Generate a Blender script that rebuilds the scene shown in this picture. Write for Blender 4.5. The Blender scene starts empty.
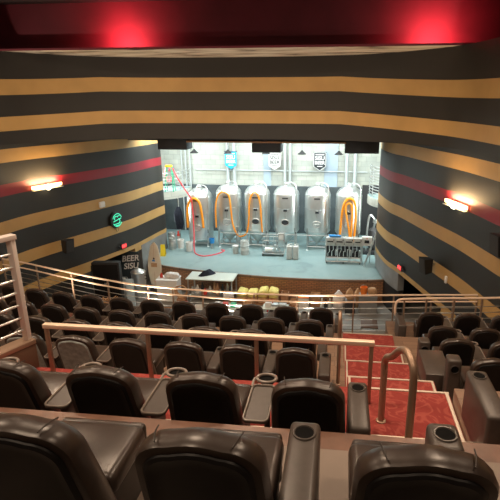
import bpy, bmesh, math, random
from mathutils import Vector, Matrix
random.seed(7)
C = bpy.context.scene.collection
PI = math.pi
ONES = ['zero', 'first', 'second', 'third', 'fourth', 'fifth', 'sixth', 'seventh', 'eighth', 'ninth', 'tenth', 'eleventh', 'twelfth', 'thirteenth', 'fourteenth']

# ------------------------------------------------------------ materials
def mat(name, col, rough=.5, metal=0., noise=0., nscale=8., bump=0., emit=None, estr=0., spec=.5, coat=0., alpha=1., trans=0.):
    m = bpy.data.materials.new(name); m.use_nodes = True
    nt = m.node_tree; b = nt.nodes['Principled BSDF']
    b.inputs['Base Color'].default_value = (*col, 1); b.inputs['Roughness'].default_value = rough
    b.inputs['Metallic'].default_value = metal; b.inputs['Specular IOR Level'].default_value = spec
    b.inputs['Coat Weight'].default_value = coat
    if trans: b.inputs['Transmission Weight'].default_value = trans
    if emit:
        b.inputs['Emission Color'].default_value = (*emit, 1); b.inputs['Emission Strength'].default_value = estr
    if noise or bump:
        tc = nt.nodes.new('ShaderNodeTexCoord'); n = nt.nodes.new('ShaderNodeTexNoise')
        n.inputs['Scale'].default_value = nscale; n.inputs['Detail'].default_value = 5
        nt.links.new(tc.outputs['Object'], n.inputs['Vector'])
        if noise:
            r = nt.nodes.new('ShaderNodeValToRGB')
            r.color_ramp.elements[0].position = .3; r.color_ramp.elements[1].position = .7
            r.color_ramp.elements[0].color = (*[c*(1-noise) for c in col], 1)
            r.color_ramp.elements[1].color = (*[min(1, c*(1+noise)) for c in col], 1)
            nt.links.new(n.outputs['Fac'], r.inputs['Fac']); nt.links.new(r.outputs['Color'], b.inputs['Base Color'])
        if bump:
            bp = nt.nodes.new('ShaderNodeBump'); bp.inputs['Strength'].default_value = bump; bp.inputs['Distance'].default_value = .02
            nt.links.new(n.outputs['Fac'], bp.inputs['Height']); nt.links.new(bp.outputs['Normal'], b.inputs['Normal'])
    return m

M = {}
M['leather'] = mat('brown_leather', (.036, .025, .020), .33, noise=.25, nscale=5, bump=.15)
M['shell'] = mat('black_shell', (.007, .0065, .007), .45, noise=.2, nscale=6, spec=.22)
M['teal_cover'] = mat('grey_teal_fabric', (.25, .29, .285), .8, noise=.25, nscale=14, bump=.2)
M['seat_base'] = mat('dark_base', (.03, .022, .018), .6)
M['tray'] = mat('tray_plastic', (.062, .050, .043), .4, noise=.12, nscale=20)
M['tray_rim'] = mat('tray_rim', (.20, .165, .14), .35)
M['cup_rim'] = mat('cup_rim', (.07, .058, .05), .35)
M['vinyl'] = mat('tan_vinyl', (.20, .155, .125), .5, noise=.1, nscale=3)
M['edge_wood'] = mat('edge_wood', (.15, .075, .048), .4, noise=.3, nscale=5)
M['cup'] = mat('cup_hole_shade', (.003, .003, .003), .7, spec=.08)  # flat black stands in for the shade inside the cup holders
M['steel'] = mat('stainless_steel', (.76, .80, .80), .36, .92, noise=.06, nscale=3)
M['steel_dull'] = mat('brushed_steel', (.60, .62, .62), .38, 1.)
M['rail'] = mat('rail_metal', (.80, .62, .48), .4, .15)
M['post_grey'] = mat('pale_post_metal', (.62, .56, .52), .4, .2)
M['rail_paint'] = mat('rail_bronze', (.36, .25, .18), .4, .6)
M['nosing'] = mat('step_nosing', (.74, .66, .56), .4, .5)
M['black'] = mat('matte_black', (.012, .012, .013), .6)
M['dark'] = mat('dark_grey', (.03, .03, .032), .6)
M['header'] = mat('header_paint', (.016, .020, .028), .6, noise=.3, nscale=2)
M['white'] = mat('white_plastic', (.75, .75, .73), .5, noise=.06, nscale=6)
M['jug'] = mat('grey_plastic', (.50, .53, .52), .45, noise=.1, nscale=6)
M['tabletop'] = mat('pale_table_top', (.62, .70, .66), .35)
M['orange'] = mat('orange_hose', (.85, .30, .015), .4)
M['red_hose'] = mat('red_hose', (.75, .06, .08), .45)
M['yellow'] = mat('yellow_plastic', (.85, .62, .02), .45)
M['green'] = mat('green_fibreglass', (.02, .42, .22), .45)
M['navy'] = mat('navy_cloth', (.012, .017, .034), .9, noise=.3, nscale=10, bump=.3)
M['blue'] = mat('blue_print', (.01, .42, .72), .6)
M['blue_plastic'] = mat('blue_plastic', (.02, .25, .65), .4)
M['sack'] = mat('yellow_sack', (.78, .68, .22), .75, noise=.15, nscale=9, bump=.4)
M['white_bag'] = mat('white_bag', (.70, .67, .66), .5, noise=.15, nscale=9, bump=.6)
M['card'] = mat('cardboard', (.36, .20, .11), .8, noise=.15, nscale=6)
M['kraft'] = mat('kraft_paper', (.50, .30, .16), .8, noise=.2, nscale=8, bump=.4)
M['red_thing'] = mat('red_plastic', (.60, .05, .03), .45)
M['orange_plastic'] = mat('orange_plastic', (.85, .22, .03), .45)
M['straw'] = mat('straw', (.50, .30, .16), .9, noise=.4, nscale=20)
M['cream'] = mat('cream_gelcoat', (.72, .66, .54), .35, noise=.05, nscale=4)
M['grey_paint'] = mat('grey_wall_paint', (.20, .205, .205), .5, noise=.15, nscale=2)
M['pale_blue'] = mat('pale_blue_panel', (.45, .58, .68), .5, noise=.2, nscale=3)
M['lamp_glow'] = mat('lamp_glow', (1, .9, .7), .5, emit=(1, .60, .22), estr=8)
M['lamp_core'] = mat('lamp_core', (1, .95, .85), .5, emit=(1, .78, .45), estr=16)
M['led'] = mat('led_diffuser', (1, 1, 1), .5, emit=(.80, .97, 1), estr=14)
M['warm_led'] = mat('warm_diffuser', (1, .8, .6), .5, emit=(1, .75, .5), estr=6)
M['red_led'] = mat('red_lens', (.8, .02, .03), .5, emit=(1, .02, .05), estr=4)
M['neon'] = mat('green_neon', (.1, .6, .4), .5, emit=(.04, .62, .36), estr=1.0)
M['exit_red'] = mat('exit_letters', (.9, .05, .05), .5, emit=(1, .06, .06), estr=3.2)
M['exit_face'] = mat('exit_face', (.30, .02, .02), .5, emit=(1, .05, .05), estr=.5)
M['print_black'] = mat('black_print', (.02, .025, .03), .7)
M['print_white'] = mat('white_print', (.8, .8, .8), .7)
M['poster'] = mat('poster_black', (.02, .035, .045), .6)
M['bluish_wall'] = mat('blue_grey_panel', (.34, .42, .50), .6, noise=.08, nscale=1.5)
M['conduit'] = mat('conduit_paint', (.50, .54, .55), .45, .3)
M['gauge'] = mat('dark_glass', (.03, .035, .04), .15)
M['ceiling'] = mat('ceiling_paint', (.03, .018, .018), .8)
M['soffit'] = mat('red_soffit_paint', (.13, .015, .027), .75, noise=.15, nscale=1.2)
M['dark_wood'] = mat('dark_wood', (.10, .055, .035), .5)

def node_mat(name):
    m = bpy.data.materials.new(name); m.use_nodes = True
    return m, m.node_tree, m.node_tree.nodes['Principled BSDF']

# striped auditorium wall: stripes at fixed heights all round the room
STR = [(9.80, .52, 't'), (8.58, .48, 't'), (7.30, .47, 't'), (6.10, .42, 'r'), (4.77, .47, 't'), (3.42, .47, 't'), (2.10, .46, 't')]
def striped(dip=0.):
    m, nt, b = node_mat('striped_wall_paint')
    g = nt.nodes.new('ShaderNodeNewGeometry'); s = nt.nodes.new('ShaderNodeSeparateXYZ')
    nt.links.new(g.outputs['Position'], s.inputs[0])
    tan, red, dark = (.47, .285, .10, 1), (.24, .012, .022, 1), (.022, .0205, .0185, 1)
    prev = None
    def mth(op, a, bb):
        n = nt.nodes.new('ShaderNodeMath'); n.operation = op
        if isinstance(a, float): n.inputs[0].default_value = a
        else: nt.links.new(a, n.inputs[0])
        n.inputs[1].default_value = bb
        return n.outputs[0]
    zz = s.outputs['Z']
    if dip:   # the painted stripes sag a little towards the sides of the bulkhead
        e = mth('ADD', s.outputs['X'], 4.7); e = mth('ABSOLUTE', e, 0); e = mth('SUBTRACT', e, 4.6); e = mth('MAXIMUM', e, 0.); e = mth('MULTIPLY', e, dip)
        ad = nt.nodes.new('ShaderNodeMath'); ad.operation = 'ADD'; nt.links.new(zz, ad.inputs[0]); nt.links.new(e, ad.inputs[1]); zz = ad.outputs[0]
    for z, w, c in STR:
        d = mth('SUBTRACT', zz, z); d = mth('ABSOLUTE', d, 0); f = mth('LESS_THAN', d, w/2)
        mx = nt.nodes.new('ShaderNodeMix'); mx.data_type = 'RGBA'
        nt.links.new(f, mx.inputs['Factor'])
        if prev is None: mx.inputs[6].default_value = dark
        else: nt.links.new(prev, mx.inputs[6])
        mx.inputs[7].default_value = tan if c == 't' else red
        prev = mx.outputs[2]
    n = nt.nodes.new('ShaderNodeTexNoise'); n.inputs['Scale'].default_value = 1.3; n.inputs['Detail'].default_value = 6
    nt.links.new(g.outputs['Position'], n.inputs['Vector'])
    mr = nt.nodes.new('ShaderNodeMapRange'); mr.inputs[3].default_value = .82; mr.inputs[4].default_value = 1.18
    nt.links.new(n.outputs['Fac'], mr.inputs[0])
    mu = nt.nodes.new('ShaderNodeMix'); mu.data_type = 'RGBA'; mu.blend_type = 'MULTIPLY'; mu.inputs['Factor'].default_value = 1
    nt.links.new(prev, mu.inputs[6]); nt.links.new(mr.outputs[0], mu.inputs[7])
    nt.links.new(mu.outputs[2], b.inputs['Base Color'])
    b.inputs['Roughness'].default_value = .55
    bp = nt.nodes.new('ShaderNodeBump'); bp.inputs['Strength'].default_value = .12; bp.inputs['Distance'].default_value = .05
    nt.links.new(n.outputs['Fac'], bp.inputs['Height']); nt.links.new(bp.outputs['Normal'], b.inputs['Normal'])
    return m
M['stripes'] = striped(); M['stripes_front'] = striped(.07)

def brick(name, c1, c2, mort, scale, rough=.7, ms=.015, w=.5, h=.25, rot=True, bump=.25, offs=.5):
    m, nt, b = node_mat(name)
    tc = nt.nodes.new('ShaderNodeTexCoord'); mp = nt.nodes.new('ShaderNodeMapping')
    if rot: mp.inputs['Rotation'].default_value = (PI/2, 0, 0)
    nt.links.new(tc.outputs['Object'], mp.inputs[0])
    br = nt.nodes.new('ShaderNodeTexBrick'); br.offset = offs
    br.inputs['Color1'].default_value = (*c1, 1); br.inputs['Color2'].default_value = (*c2, 1); br.inputs['Mortar'].default_value = (*mort, 1)
    br.inputs['Scale'].default_value = scale; br.inputs['Mortar Size'].default_value = ms
    br.inputs['Brick Width'].default_value = w; br.inputs['Row Height'].default_value = h
    nt.links.new(mp.outputs[0], br.inputs['Vector'])
    n = nt.nodes.new('ShaderNodeTexNoise'); n.inputs['Scale'].default_value = 1.2; n.inputs['Detail'].default_value = 8
    nt.links.new(tc.outputs['Object'], n.inputs['Vector'])
    mr = nt.nodes.new('ShaderNodeMapRange'); mr.inputs[3].default_value = .65; mr.inputs[4].default_value = 1.35
    nt.links.new(n.outputs['Fac'], mr.inputs[0])
    mu = nt.nodes.new('ShaderNodeMix'); mu.data_type = 'RGBA'; mu.blend_type = 'MULTIPLY'; mu.inputs['Factor'].default_value = 1
    nt.links.new(br.outputs['Color'], mu.inputs[6]); nt.links.new(mr.outputs[0], mu.inputs[7])
    nt.links.new(mu.outputs[2], b.inputs['Base Color']); b.inputs['Roughness'].default_value = rough
    bp = nt.nodes.new('ShaderNodeBump'); bp.inputs['Strength'].default_value = bump; bp.inputs['Distance'].default_value = .02
    nt.links.new(br.outputs['Fac'], bp.inputs['Height']); bp.invert = True
    nt.links.new(bp.outputs['Normal'], b.inputs['Normal'])
    return m
M['block'] = brick('concrete_block', (.47, .485, .43), (.39, .41, .375), (.33, .345, .32), 1., .8, .012, .6, .3)
M['brick'] = brick('stage_brick', (.50, .25, .12), (.40, .19, .09), (.22, .13, .08), 1., .6, .02, .24, .085)
M['plank'] = brick('wood_plank', (.25, .16, .11), (.20, .125, .085), (.12, .075, .05), 1., .45, .005, 1.6, .16, rot=False, bump=.08)

def carpet():
    m, nt, b = node_mat('red_carpet')
    tc = nt.nodes.new('ShaderNodeTexCoord')
    v = nt.nodes.new('ShaderNodeTexNoise'); v.inputs['Scale'].default_value = 2.6; v.inputs['Distortion'].default_value = 2.2
    nt.links.new(tc.outputs['Object'], v.inputs['Vector'])
    w = nt.nodes.new('ShaderNodeMath'); w.operation = 'MULTIPLY'; w.inputs[1].default_value = 26
    nt.links.new(v.outputs['Fac'], w.inputs[0])
    s = nt.nodes.new('ShaderNodeMath'); s.operation = 'SINE'; nt.links.new(w.outputs[0], s.inputs[0])
    r = nt.nodes.new('ShaderNodeValToRGB'); r.color_ramp.elements[0].position = .1; r.color_ramp.elements[1].position = .95
    r.color_ramp.elements[0].color = (.25, .044, .038, 1); r.color_ramp.elements[1].color = (.32, .072, .058, 1)
    nt.links.new(s.outputs[0], r.inputs['Fac']); nt.links.new(r.outputs['Color'], b.inputs['Base Color'])
    b.inputs['Roughness'].default_value = .95; b.inputs['Specular IOR Level'].default_value = .1
    f = nt.nodes.new('ShaderNodeTexNoise'); f.inputs['Scale'].default_value = 180
    nt.links.new(tc.outputs['Object'], f.inputs['Vector'])
    bp = nt.nodes.new('ShaderNodeBump'); bp.inputs['Strength'].default_value = .4; bp.inputs['Distance'].default_value = .01
    nt.links.new(f.outputs['Fac'], bp.inputs['Height']); nt.links.new(bp.outputs['Normal'], b.inputs['Normal'])
    return m
M['carpet'] = carpet()

def epoxy():
    m, nt, b = node_mat('epoxy_floor')
    tc = nt.nodes.new('ShaderNodeTexCoord')
    n = nt.nodes.new('ShaderNodeTexNoise'); n.inputs['Scale'].default_value = .9; n.inputs['Detail'].default_value = 6; n.inputs['Distortion'].default_value = 1.2
    nt.links.new(tc.outputs['Object'], n.inputs['Vector'])
    r = nt.nodes.new('ShaderNodeValToRGB')
    e = r.color_ramp.elements; e[0].position = .28; e[0].color = (.17, .25, .265, 1); e[1].position = .42; e[1].color = (.225, .335, .35, 1)
    x = e.new(.75); x.color = (.28, .385, .395, 1)
    nt.links.new(n.outputs['Fac'], r.inputs['Fac']); nt.links.new(r.outputs['Color'], b.inputs['Base Color'])
    mr = nt.nodes.new('ShaderNodeMapRange'); mr.inputs[3].default_value = .25; mr.inputs[4].default_value = .6
    nt.links.new(n.outputs['Fac'], mr.inputs[0]); nt.links.new(mr.outputs[0], b.inputs['Roughness'])
    return m
M['epoxy'] = epoxy()
M['concrete'] = mat('grey_concrete', (.22, .215, .20), .5, noise=.2, nscale=1.5)

def distressed():
    m, nt, b = node_mat('distressed_board')
    tc = nt.nodes.new('ShaderNodeTexCoord'); mp = nt.nodes.new('ShaderNodeMapping'); mp.inputs['Scale'].default_value = (.5, 2.2, 1)
    nt.links.new(tc.outputs['Object'], mp.inputs[0])
    n = nt.nodes.new('ShaderNodeTexNoise'); n.inputs['Scale'].default_value = 1.6; n.inputs['Detail'].default_value = 4
    nt.links.new(mp.outputs[0], n.inputs['Vector'])
    r = nt.nodes.new('ShaderNodeValToRGB'); e = r.color_ramp.elements
    e[0].position = .36; e[0].color = (.02, .017, .015, 1); e[1].position = .40; e[1].color = (.36, .29, .22, 1)
    x = e.new(.7); x.color = (.70, .64, .54, 1)
    nt.links.new(n.outputs['Fac'], r.inputs['Fac']); nt.links.new(r.outputs['Color'], b.inputs['Base Color']); b.inputs['Roughness'].default_value = .8
    return m
M['distressed'] = distressed()

# ------------------------------------------------------------ mesh helpers
class MB:
    def __init__(s): s.bm = bmesh.new()
    def box(s, x0, x1, y0, y1, z0, z1, bev=0., seg=2, mtx=None):
        r = bmesh.ops.create_cube(s.bm, size=1)
        vs = r['verts']
        for v in vs:
            v.co = Vector((x0 + (v.co.x+.5)*(x1-x0), y0 + (v.co.y+.5)*(y1-y0), z0 + (v.co.z+.5)*(z1-z0)))
        if bev:
            es = list({e for v in vs for e in v.link_edges})
            q = bmesh.ops.bevel(s.bm, geom=es, offset=bev, segments=seg, profile=.5, affect='EDGES')
            vs = list({v for f in q['faces'] for v in f.verts} | {v for v in vs if v.is_valid})
        if mtx:
            for v in vs: v.co = mtx @ v.co
        return s
    def tube(s, pts, r, n=8, cap=True, closed=False):
        pts = [Vector(p) for p in pts]
        rings = []; prevu = None
        N = len(pts)
        for i, p in enumerate(pts):
            if closed: t = (pts[(i+1) % N]-pts[i-1]).normalized()
            else: t = (pts[min(i+1, N-1)]-pts[max(i-1, 0)]).normalized()
            u = prevu - t*prevu.dot(t) if prevu is not None else (t.cross(Vector((0, 0, 1))) if abs(t.z) < .9 else t.cross(Vector((0, 1, 0))))
            u.normalize(); prevu = u; w = t.cross(u)
            rr = r[i] if isinstance(r, (list, tuple)) else r
            rings.append([s.bm.verts.new(p + (u*math.cos(2*PI*k/n)+w*math.sin(2*PI*k/n))*rr) for k in range(n)])
        pairs = list(zip(rings, rings[1:])) + ([(rings[-1], rings[0])] if closed else [])
        for a, b in pairs:
            for k in range(n): s.bm.faces.new((a[k], a[(k+1) % n], b[(k+1) % n], b[k]))
        if cap and not closed:
            s.bm.faces.new(rings[0][::-1]); s.bm.faces.new(rings[-1])
        return s
    def lathe(s, prof, n=24, org=(0, 0, 0), cap=True):
        o = Vector(org); rings = []
        for r, z in prof:
            rings.append([s.bm.verts.new(o+Vector((max(r, 1e-4)*math.cos(2*PI*k/n), max(r, 1e-4)*math.sin(2*PI*k/n), z))) for k in range(n)])
        for a, b in zip(rings, rings[1:]):
            for k in range(n): s.bm.faces.new((a[k], a[(k+1) % n], b[(k+1) % n], b[k]))
        if cap: s.bm.faces.new(rings[0][::-1]); s.bm.faces.new(rings[-1])
        return s
    def loops(s, loops, cap=True):
        rings = [[s.bm.verts.new(Vector(p)) for p in L] for L in loops]
        n = len(rings[0])
        for a, b in zip(rings, rings[1:]):
            for k in range(n): s.bm.faces.new((a[k], a[(k+1) % n], b[(k+1) % n], b[k]))
        if cap: s.bm.faces.new(rings[0][::-1]); s.bm.faces.new(rings[-1])
        return s
    def prism(s, poly, z0, z1):
        return s.loops([[(x, y, z0) for x, y in poly], [(x, y, z1) for x, y in poly]])
    def build(s, name, m, parent=None, loc=(0, 0, 0), rz=0, smooth=True):
        bmesh.ops.recalc_face_normals(s.bm, faces=s.bm.faces)
        me = bpy.data.meshes.new(name); s.bm.to_mesh(me); s.bm.free()
        ms = m if isinstance(m, (list, tuple)) else [m]
        for x in ms: me.materials.append(x)
        if smooth:
            for p in me.polygons: p.use_smooth = True
            try: me.set_sharp_from_angle(angle=math.radians(38))
            except Exception: pass
        o = bpy.data.objects.new(name, me); C.objects.link(o)
        o.location = loc; o.rotation_euler = (0, 0, rz)
        if parent: o.parent = parent
        return o

def tag(o, label, cat, group=None):
    o['label'] = label; o['category'] = cat
    if group: o['group'] = group
    return o
def thing(name, label, cat, loc=(0, 0, 0), rz=0, group=None):
    o = bpy.data.objects.new(name, None); C.objects.link(o); o.empty_display_size = .1
    o.location = loc; o.rotation_euler = (0, 0, rz)
    return tag(o, label, cat, group)
def struct(o): o['kind'] = 'structure'; return o
def dup(root, loc, rz, label):
    r = root.copy(); C.objects.link(r); r.location = loc; r.rotation_euler = (0, 0, rz); r['label'] = label
    for ch in list(root.children):
        c = ch.copy(); C.objects.link(c); c.parent = r
        for g in list(ch.children):
            d = g.copy(); C.objects.link(d); d.parent = c
    return r
def smooth_path(pts, n=6, closed=False):
    P = [Vector(p) for p in pts]; out = []; N = len(P)
    rng = range(N) if closed else range(N-1)
    for i in rng:
        if closed: a, b, c, d = P[i-1], P[i], P[(i+1) % N], P[(i+2) % N]
        else: a, b, c, d = P[max(i-1, 0)], P[i], P[i+1], P[min(i+2, N-1)]
        for k in range(n):
            t = k/n
            out.append(.5*((2*b)+(c-a)*t+(2*a-5*b+4*c-d)*t*t+(3*b-a-3*c+d)*t**3))
    if not closed: out.append(P[-1])
    return out
def text_part(name, body, size, m, parent, loc, rot=(PI/2, 0, 0), ext=.004, shear=0., bold=0.):
    cu = bpy.data.curves.new('lettering', 'FONT'); cu.body = body; cu.size = size; cu.extrude = ext; cu.align_x = 'CENTER'; cu.align_y = 'CENTER'; cu.shear = shear; cu.offset = bold
    t = bpy.data.objects.new('tmp', cu); C.objects.link(t)
    dg = bpy.context.evaluated_depsgraph_get(); dg.update()
    me = bpy.data.meshes.new_from_object(t.evaluated_get(dg)); bpy.data.objects.remove(t)
    me.materials.clear(); me.materials.append(m)
    o = bpy.data.objects.new(name, me); C.objects.link(o); o.location = loc; o.rotation_euler = rot
    if parent: o.parent = parent
    return o

# ------------------------------------------------------------ camera
cam = bpy.data.cameras.new('camera'); co = bpy.data.objects.new('camera', cam); C.objects.link(co)
EYE = 9.15; PITCH = math.atan(148/480); YAW = math.radians(6.6)
co.location = (0, 0, EYE); co.rotation_euler = (PI/2-PITCH, 0, YAW)
cam.sensor_width = 36; cam.lens = 480/500*36; cam.shift_x = -.07; cam.clip_start = .05; cam.clip_end = 200
bpy.context.scene.camera = co

# ------------------------------------------------------------ room shell
def wallslab(name, pts, z0, z1, m, thick, sm=5):
    """curved wall standing on a plan line, thickness towards the left of travel"""
    P = [Vector((p.x, p.y)) for p in smooth_path([(x, y, 0) for x, y in pts], sm)]
    off = []
    for i, p in enumerate(P):
        t = (P[min(i+1, len(P)-1)]-P[max(i-1, 0)]).normalized()
        off.append(p + Vector((-t.y, t.x))*thick)
    b = MB()
    b.loops([[(p.x, p.y, z0), (p.x, p.y, z1), (q.x, q.y, z1), (q.x, q.y, z0)] for p, q in zip(P, off)])
    return struct(b.build(name, m))
def box_struct(name, x0, x1, y0, y1, z0, z1, m):
    return struct(MB().box(x0, x1, y0, y1, z0, z1).build(name, m, smooth=False))

# lower side walls (plan from the audience towards the stage)
LW = [(-12.6, 4), (-12.55, 9), (-12.4, 12), (-12.1, 15.4), (-11.8, 17.1), (-11.1, 19.0), (-10.55, 20.6), (-10.15, 22.0), (-9.93, 23.6), (-9.82, 24.6), (-9.72, 25.2), (-9.8, 25.6), (-10.3, 25.9)]
RW = [(4.95, 4), (4.98, 9), (4.9, 11), (4.4, 13.3), (3.95, 15.4), (3.35, 17.4), (2.62, 19.8), (2.2, 20.9), (1.95, 22.2), (1.85, 23.3), (1.95, 23.8), (2.4, 24.2)]
wallslab('wall_left', LW, 2.12, 9.0, M['stripes'], .3)
wallslab('wall_right', RW, 2.12, 9.0, M['stripes'], -.3)
# the same walls reach the floor beside the seats and, in grey, beside the stage
wallslab('wall_left_base', [(-12.6, 4), (-12.55, 9), (-12.4, 12), (-12.1, 15.4), (-11.8, 17.1), (-11.1, 19.0), (-11.02, 19.25)], 0, 2.12, M['stripes'], .3)
wallslab('wall_right_base', [(4.95, 4), (4.98, 9), (4.9, 11), (4.4, 13.3), (3.95, 15.4), (3.72, 16.3)], 0, 2.12, M['stripes'], -.3)
wallslab('wall_left_pier', [(-10.03, 22.6), (-9.93, 23.6), (-9.82, 24.6), (-9.72, 25.2), (-9.8, 25.6), (-10.3, 25.9)], 0, 2.12, M['grey_paint'], .3)
wallslab('wall_right_pier', [(2.62, 19.9), (2.22, 20.95), (1.99, 22.2), (1.89, 23.3), (1.99, 23.8), (2.4, 24.2)], 1.28, 2.12, M['grey_paint'], -.3)
wallslab('trim_pier_foot', [(2.72, 20.0), (2.32, 21.0), (2.09, 22.2), (1.99, 23.3), (2.09, 23.8), (2.5, 24.2)], 0, 1.28, M['black'], -.2)
for nm, pts in (('trim_1', [(-10.13, 22.05), (-10.05, 22.6), (-9.95, 23.6), (-9.84, 24.6), (-9.74, 25.2)]), ):
    wallslab(nm, pts, 1.92, 2.12, M['stripes'], .3)
# upper front wall (bulkhead) carrying the two highest stripes all the way round
BK = [(-12.45, 4), (-12.4, 9), (-12.27, 12), (-11.95, 15.2), (-11.4, 16.6), (-10.6, 17.6), (-9.6, 18.4), (-8.4, 19.0), (-6.8, 19.35), (-4, 19.5), (-1.2, 19.35), (.4, 19.0), (1.6, 18.4), (2.6, 17.5), (3.4, 16.5), (3.9, 15.2), (4.3, 13.2), (4.78, 11), (4.85, 9), (4.82, 4)]
wallslab('wall_front', BK, 7.72, 10.80, M['stripes_front'], .25)
# red soffit, its ledge and the ceiling
box_struct('trim_soffit_face', -14, 6.2, 17.3, 17.5, 10.86, 12.4, M['soffit'])
box_struct('trim_soffit_underside', -14, 6.2, 16.30, 19.9, 10.80, 10.86, M['distressed'])
box_struct('trim_soffit_lip', -14, 6.2, 16.26, 16.30, 10.80, 10.865, M['soffit'])
box_struct('wall_left_upper', -13.0, -12.8, -3, 17.3, 10.86, 12.4, M['soffit'])
box_struct('wall_right_upper', 5.2, 5.4, -3, 17.3, 10.86, 12.4, M['soffit'])
box_struct('ceiling', -14, 6.2, -3, 17.5, 12.4, 12.5, M['ceiling'])
box_struct('wall_back', -14, 6.2, -3.2, -3, 5, 12.4, M['dark'])
box_struct('wall_left_outer', -14.2, -14, -3.2, 30, -.1, 14.3, M['black'])
box_struct('wall_right_outer', 6.2, 6.4, -3.2, 30, -.1, 14.3, M['black'])
box_struct('floor', -14, 6.2, 10, 30, -.1, 0, M['concrete'])
# exit passages behind the openings under the side walls
box_struct('wall_passage_left', -13.9, -13.7, 17, 25, 0, 2.6, M['dark'])
box_struct('ceiling_passage_left', -13.9, -11.3, 19.3, 25.2, 2.5, 2.6, M['black'])
box_struct('wall_passage_left_end', -13.9, -10.45, 24.6, 24.8, 0, 2.6, M['dark'])
box_struct('wall_passage_right', 5.9, 6.1, 16, 24.2, 0, 2.6, M['dark'])
box_struct('wall_passage_right_end', 2.7, 6.1, 22.4, 22.6, 0, 2.6, M['black'])

# stage
LIP = [(-10.3, 23.4), (-9.9, 23.15), (-9.1, 22.5), (-7.8, 22.08), (-6.1, 21.75), (-4.0, 21.45), (-2.2, 21.33), (.4, 21.36), (1.9, 21.55), (2.4, 21.7)]
lip = [(p.x, p.y) for p in smooth_path([(x, y, 0) for x, y in LIP], 4)]
struct(MB().prism(lip+[(3.4, 22.8), (3.4, 29.6), (-11.6, 29.6), (-11.6, 24.9), (-10.3, 24.9)], 1.08, 1.15).build('floor_stage', M['epoxy'], smooth=False))
b = MB(); b.loops([[(x, y+.03, 0), (x, y+.03, 1.08), (x, y+.2, 1.08), (x, y+.2, 0)] for x, y in lip]); struct(b.build('wall_stage_front', M['brick']))
b = MB(); b.loops([[(x, y-.03, 1.06), (x, y-.03, 1.155), (x, y+.05, 1.155), (x, y+.05, 1.06)] for x, y in lip]); struct(b.build('trim_stage_edge', M['plank']))
box_struct('wall_stage_back', -11.6, 3.4, 29.6, 29.8, 1.1, 9.0, M['block'])
box_struct('wall_stage_left', -11.8, -11.6, 25.2, 29.8, 1.1, 9.0, M['block'])
box_struct('wall_stage_right', 3.4, 3.6, 24.2, 29.8, 1.1, 9.0, M['block'])
box_struct('ceiling_stage', -11.8, 3.6, 22.3, 29.8, 8.6, 8.7, M['dark'])
box_struct('trim_header', -11.6, 3.4, 22.3, 22.6, 7.42, 9.0, M['header'])
box_struct('trim_header_edge', -7.2, .2, 22.2, 22.66, 7.35, 7.42, M['card'])
box_struct('trim_blue_panel', -1.0, -.2, 29.5, 29.6, 1.15, 7.6, M['bluish_wall'])
box_struct('trim_grey_panel', -4.75, -4.3, 29.5, 29.6, 1.15, 7.6, M['bluish_wall'])
for k, (x0, x1, zb) in enumerate(((-8.62, -7.22, 7.0), (-4.12, -2.78, 6.91), (.15, 1.68, 6.92))):
    struct(MB().box(x0, x1, 22.24, 23.2, zb, 7.6, .02).build('trim_header_box', M['header']))

M['dark_band'] = mat('dark_lower_wall', (.06, .075, .082), .6, noise=.2, nscale=2)
box_struct('trim_dark_band', -11.5, 1.3, 29.48, 29.6, 1.15, 4.15, M['dark_band'])  # evenly darker lower strip of the back wall behind the tanks
box_struct('trim_dark_panel', 1.35, 2.9, 29.5, 29.6, 1.15, 4.3, M['dark'])  # plain dark rectangle on the back wall near the right balcony
# ------------------------------------------------------------ tiers, aisle, landing
AX0, AX1 = .25, 1.33
XL, XR = -12.5, 4.9
FL = {'R1': 6.79, 'R2': 6.06, 'A': 4.72, 'B': 4.17, 'C': 3.69, 'D': 3.29}
def tier(nm, x0, x1, y0, y1, z, base, m=None):
    return box_struct(nm, x0, x1, y0, y1, base, z, m or M['plank'])
tier('floor_tier_back', XL, XR, -3, 1.4, 7.5, 5.0, M['vinyl'])
tier('floor_tier_first', XL, XR, 1.4, 2.86, 6.79, 5.0, M['vinyl'])
box_struct('trim_wood_edge', XL, XR, 2.86, 3.05, 5.0, 6.79, M['edge_wood'])
tier('floor_tier_second', XL, .95, 3.05, 3.97, 6.06, 4.0)
tier('floor_tier_second_aisle', 0.95, 1.38, 3.05, 3.97, 6.06, 4.0, M['carpet'])
tier('floor_tier_second_right', 1.38, XR, 3.05, 5.0, 6.0, 4.0)
tier('floor_cross_aisle', XL, 1.38, 3.97, 5.2, 5.80, 3.5, M['carpet'])
for (k, y0, y1) in (('A', 5.2, 7.65), ('B', 7.65, 9.28), ('C', 9.28, 10.8), ('D', 10.8, 12.5)):
    tier('floor_row', XL, AX0-.06, y0, y1, FL[k], 0)
    tier('floor_row', AX1+.06, XR, max(y0, 5.0), y1, FL[k], 0)
tier('floor_walkway', XL, XR, 12.5, 13.6, 2.45, 0, M['concrete'])
for (y0, y1, z) in ((5.2, 6.05, 5.42), (6.05, 7.68, 4.74), (7.68, 9.32, 4.19), (9.32, 10.8, 3.71), (10.8, 11.65, 3.3), (11.65, 12.5, 2.87)):
    box_struct('floor_aisle_step', AX0-.06, AX1+.06, y0, y1, 0, z, M['carpet'])
b = MB()
for (y1, z) in ((5.2, 5.80), (6.05, 5.42), (7.68, 4.74), (9.32, 4.19), (10.8, 3.71)):
    b.box(AX0-.05, AX1+.05, y1-.02, y1+.012, z-.02, z+.012)
b.box(AX1-.0, AX1+.035, 4.0, 5.2, 5.79, 5.818)
for (y0, y1, z) in ((5.2, 6.05, 5.42), (6.05, 7.68, 4.74), (7.68, 9.32, 4.19)):
    b.box(AX0-.045, AX0-.015, y0, y1, z-.01, z+.016); b.box(AX1+.015, AX1+.045, y0, y1, z-.01, z+.016)
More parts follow.
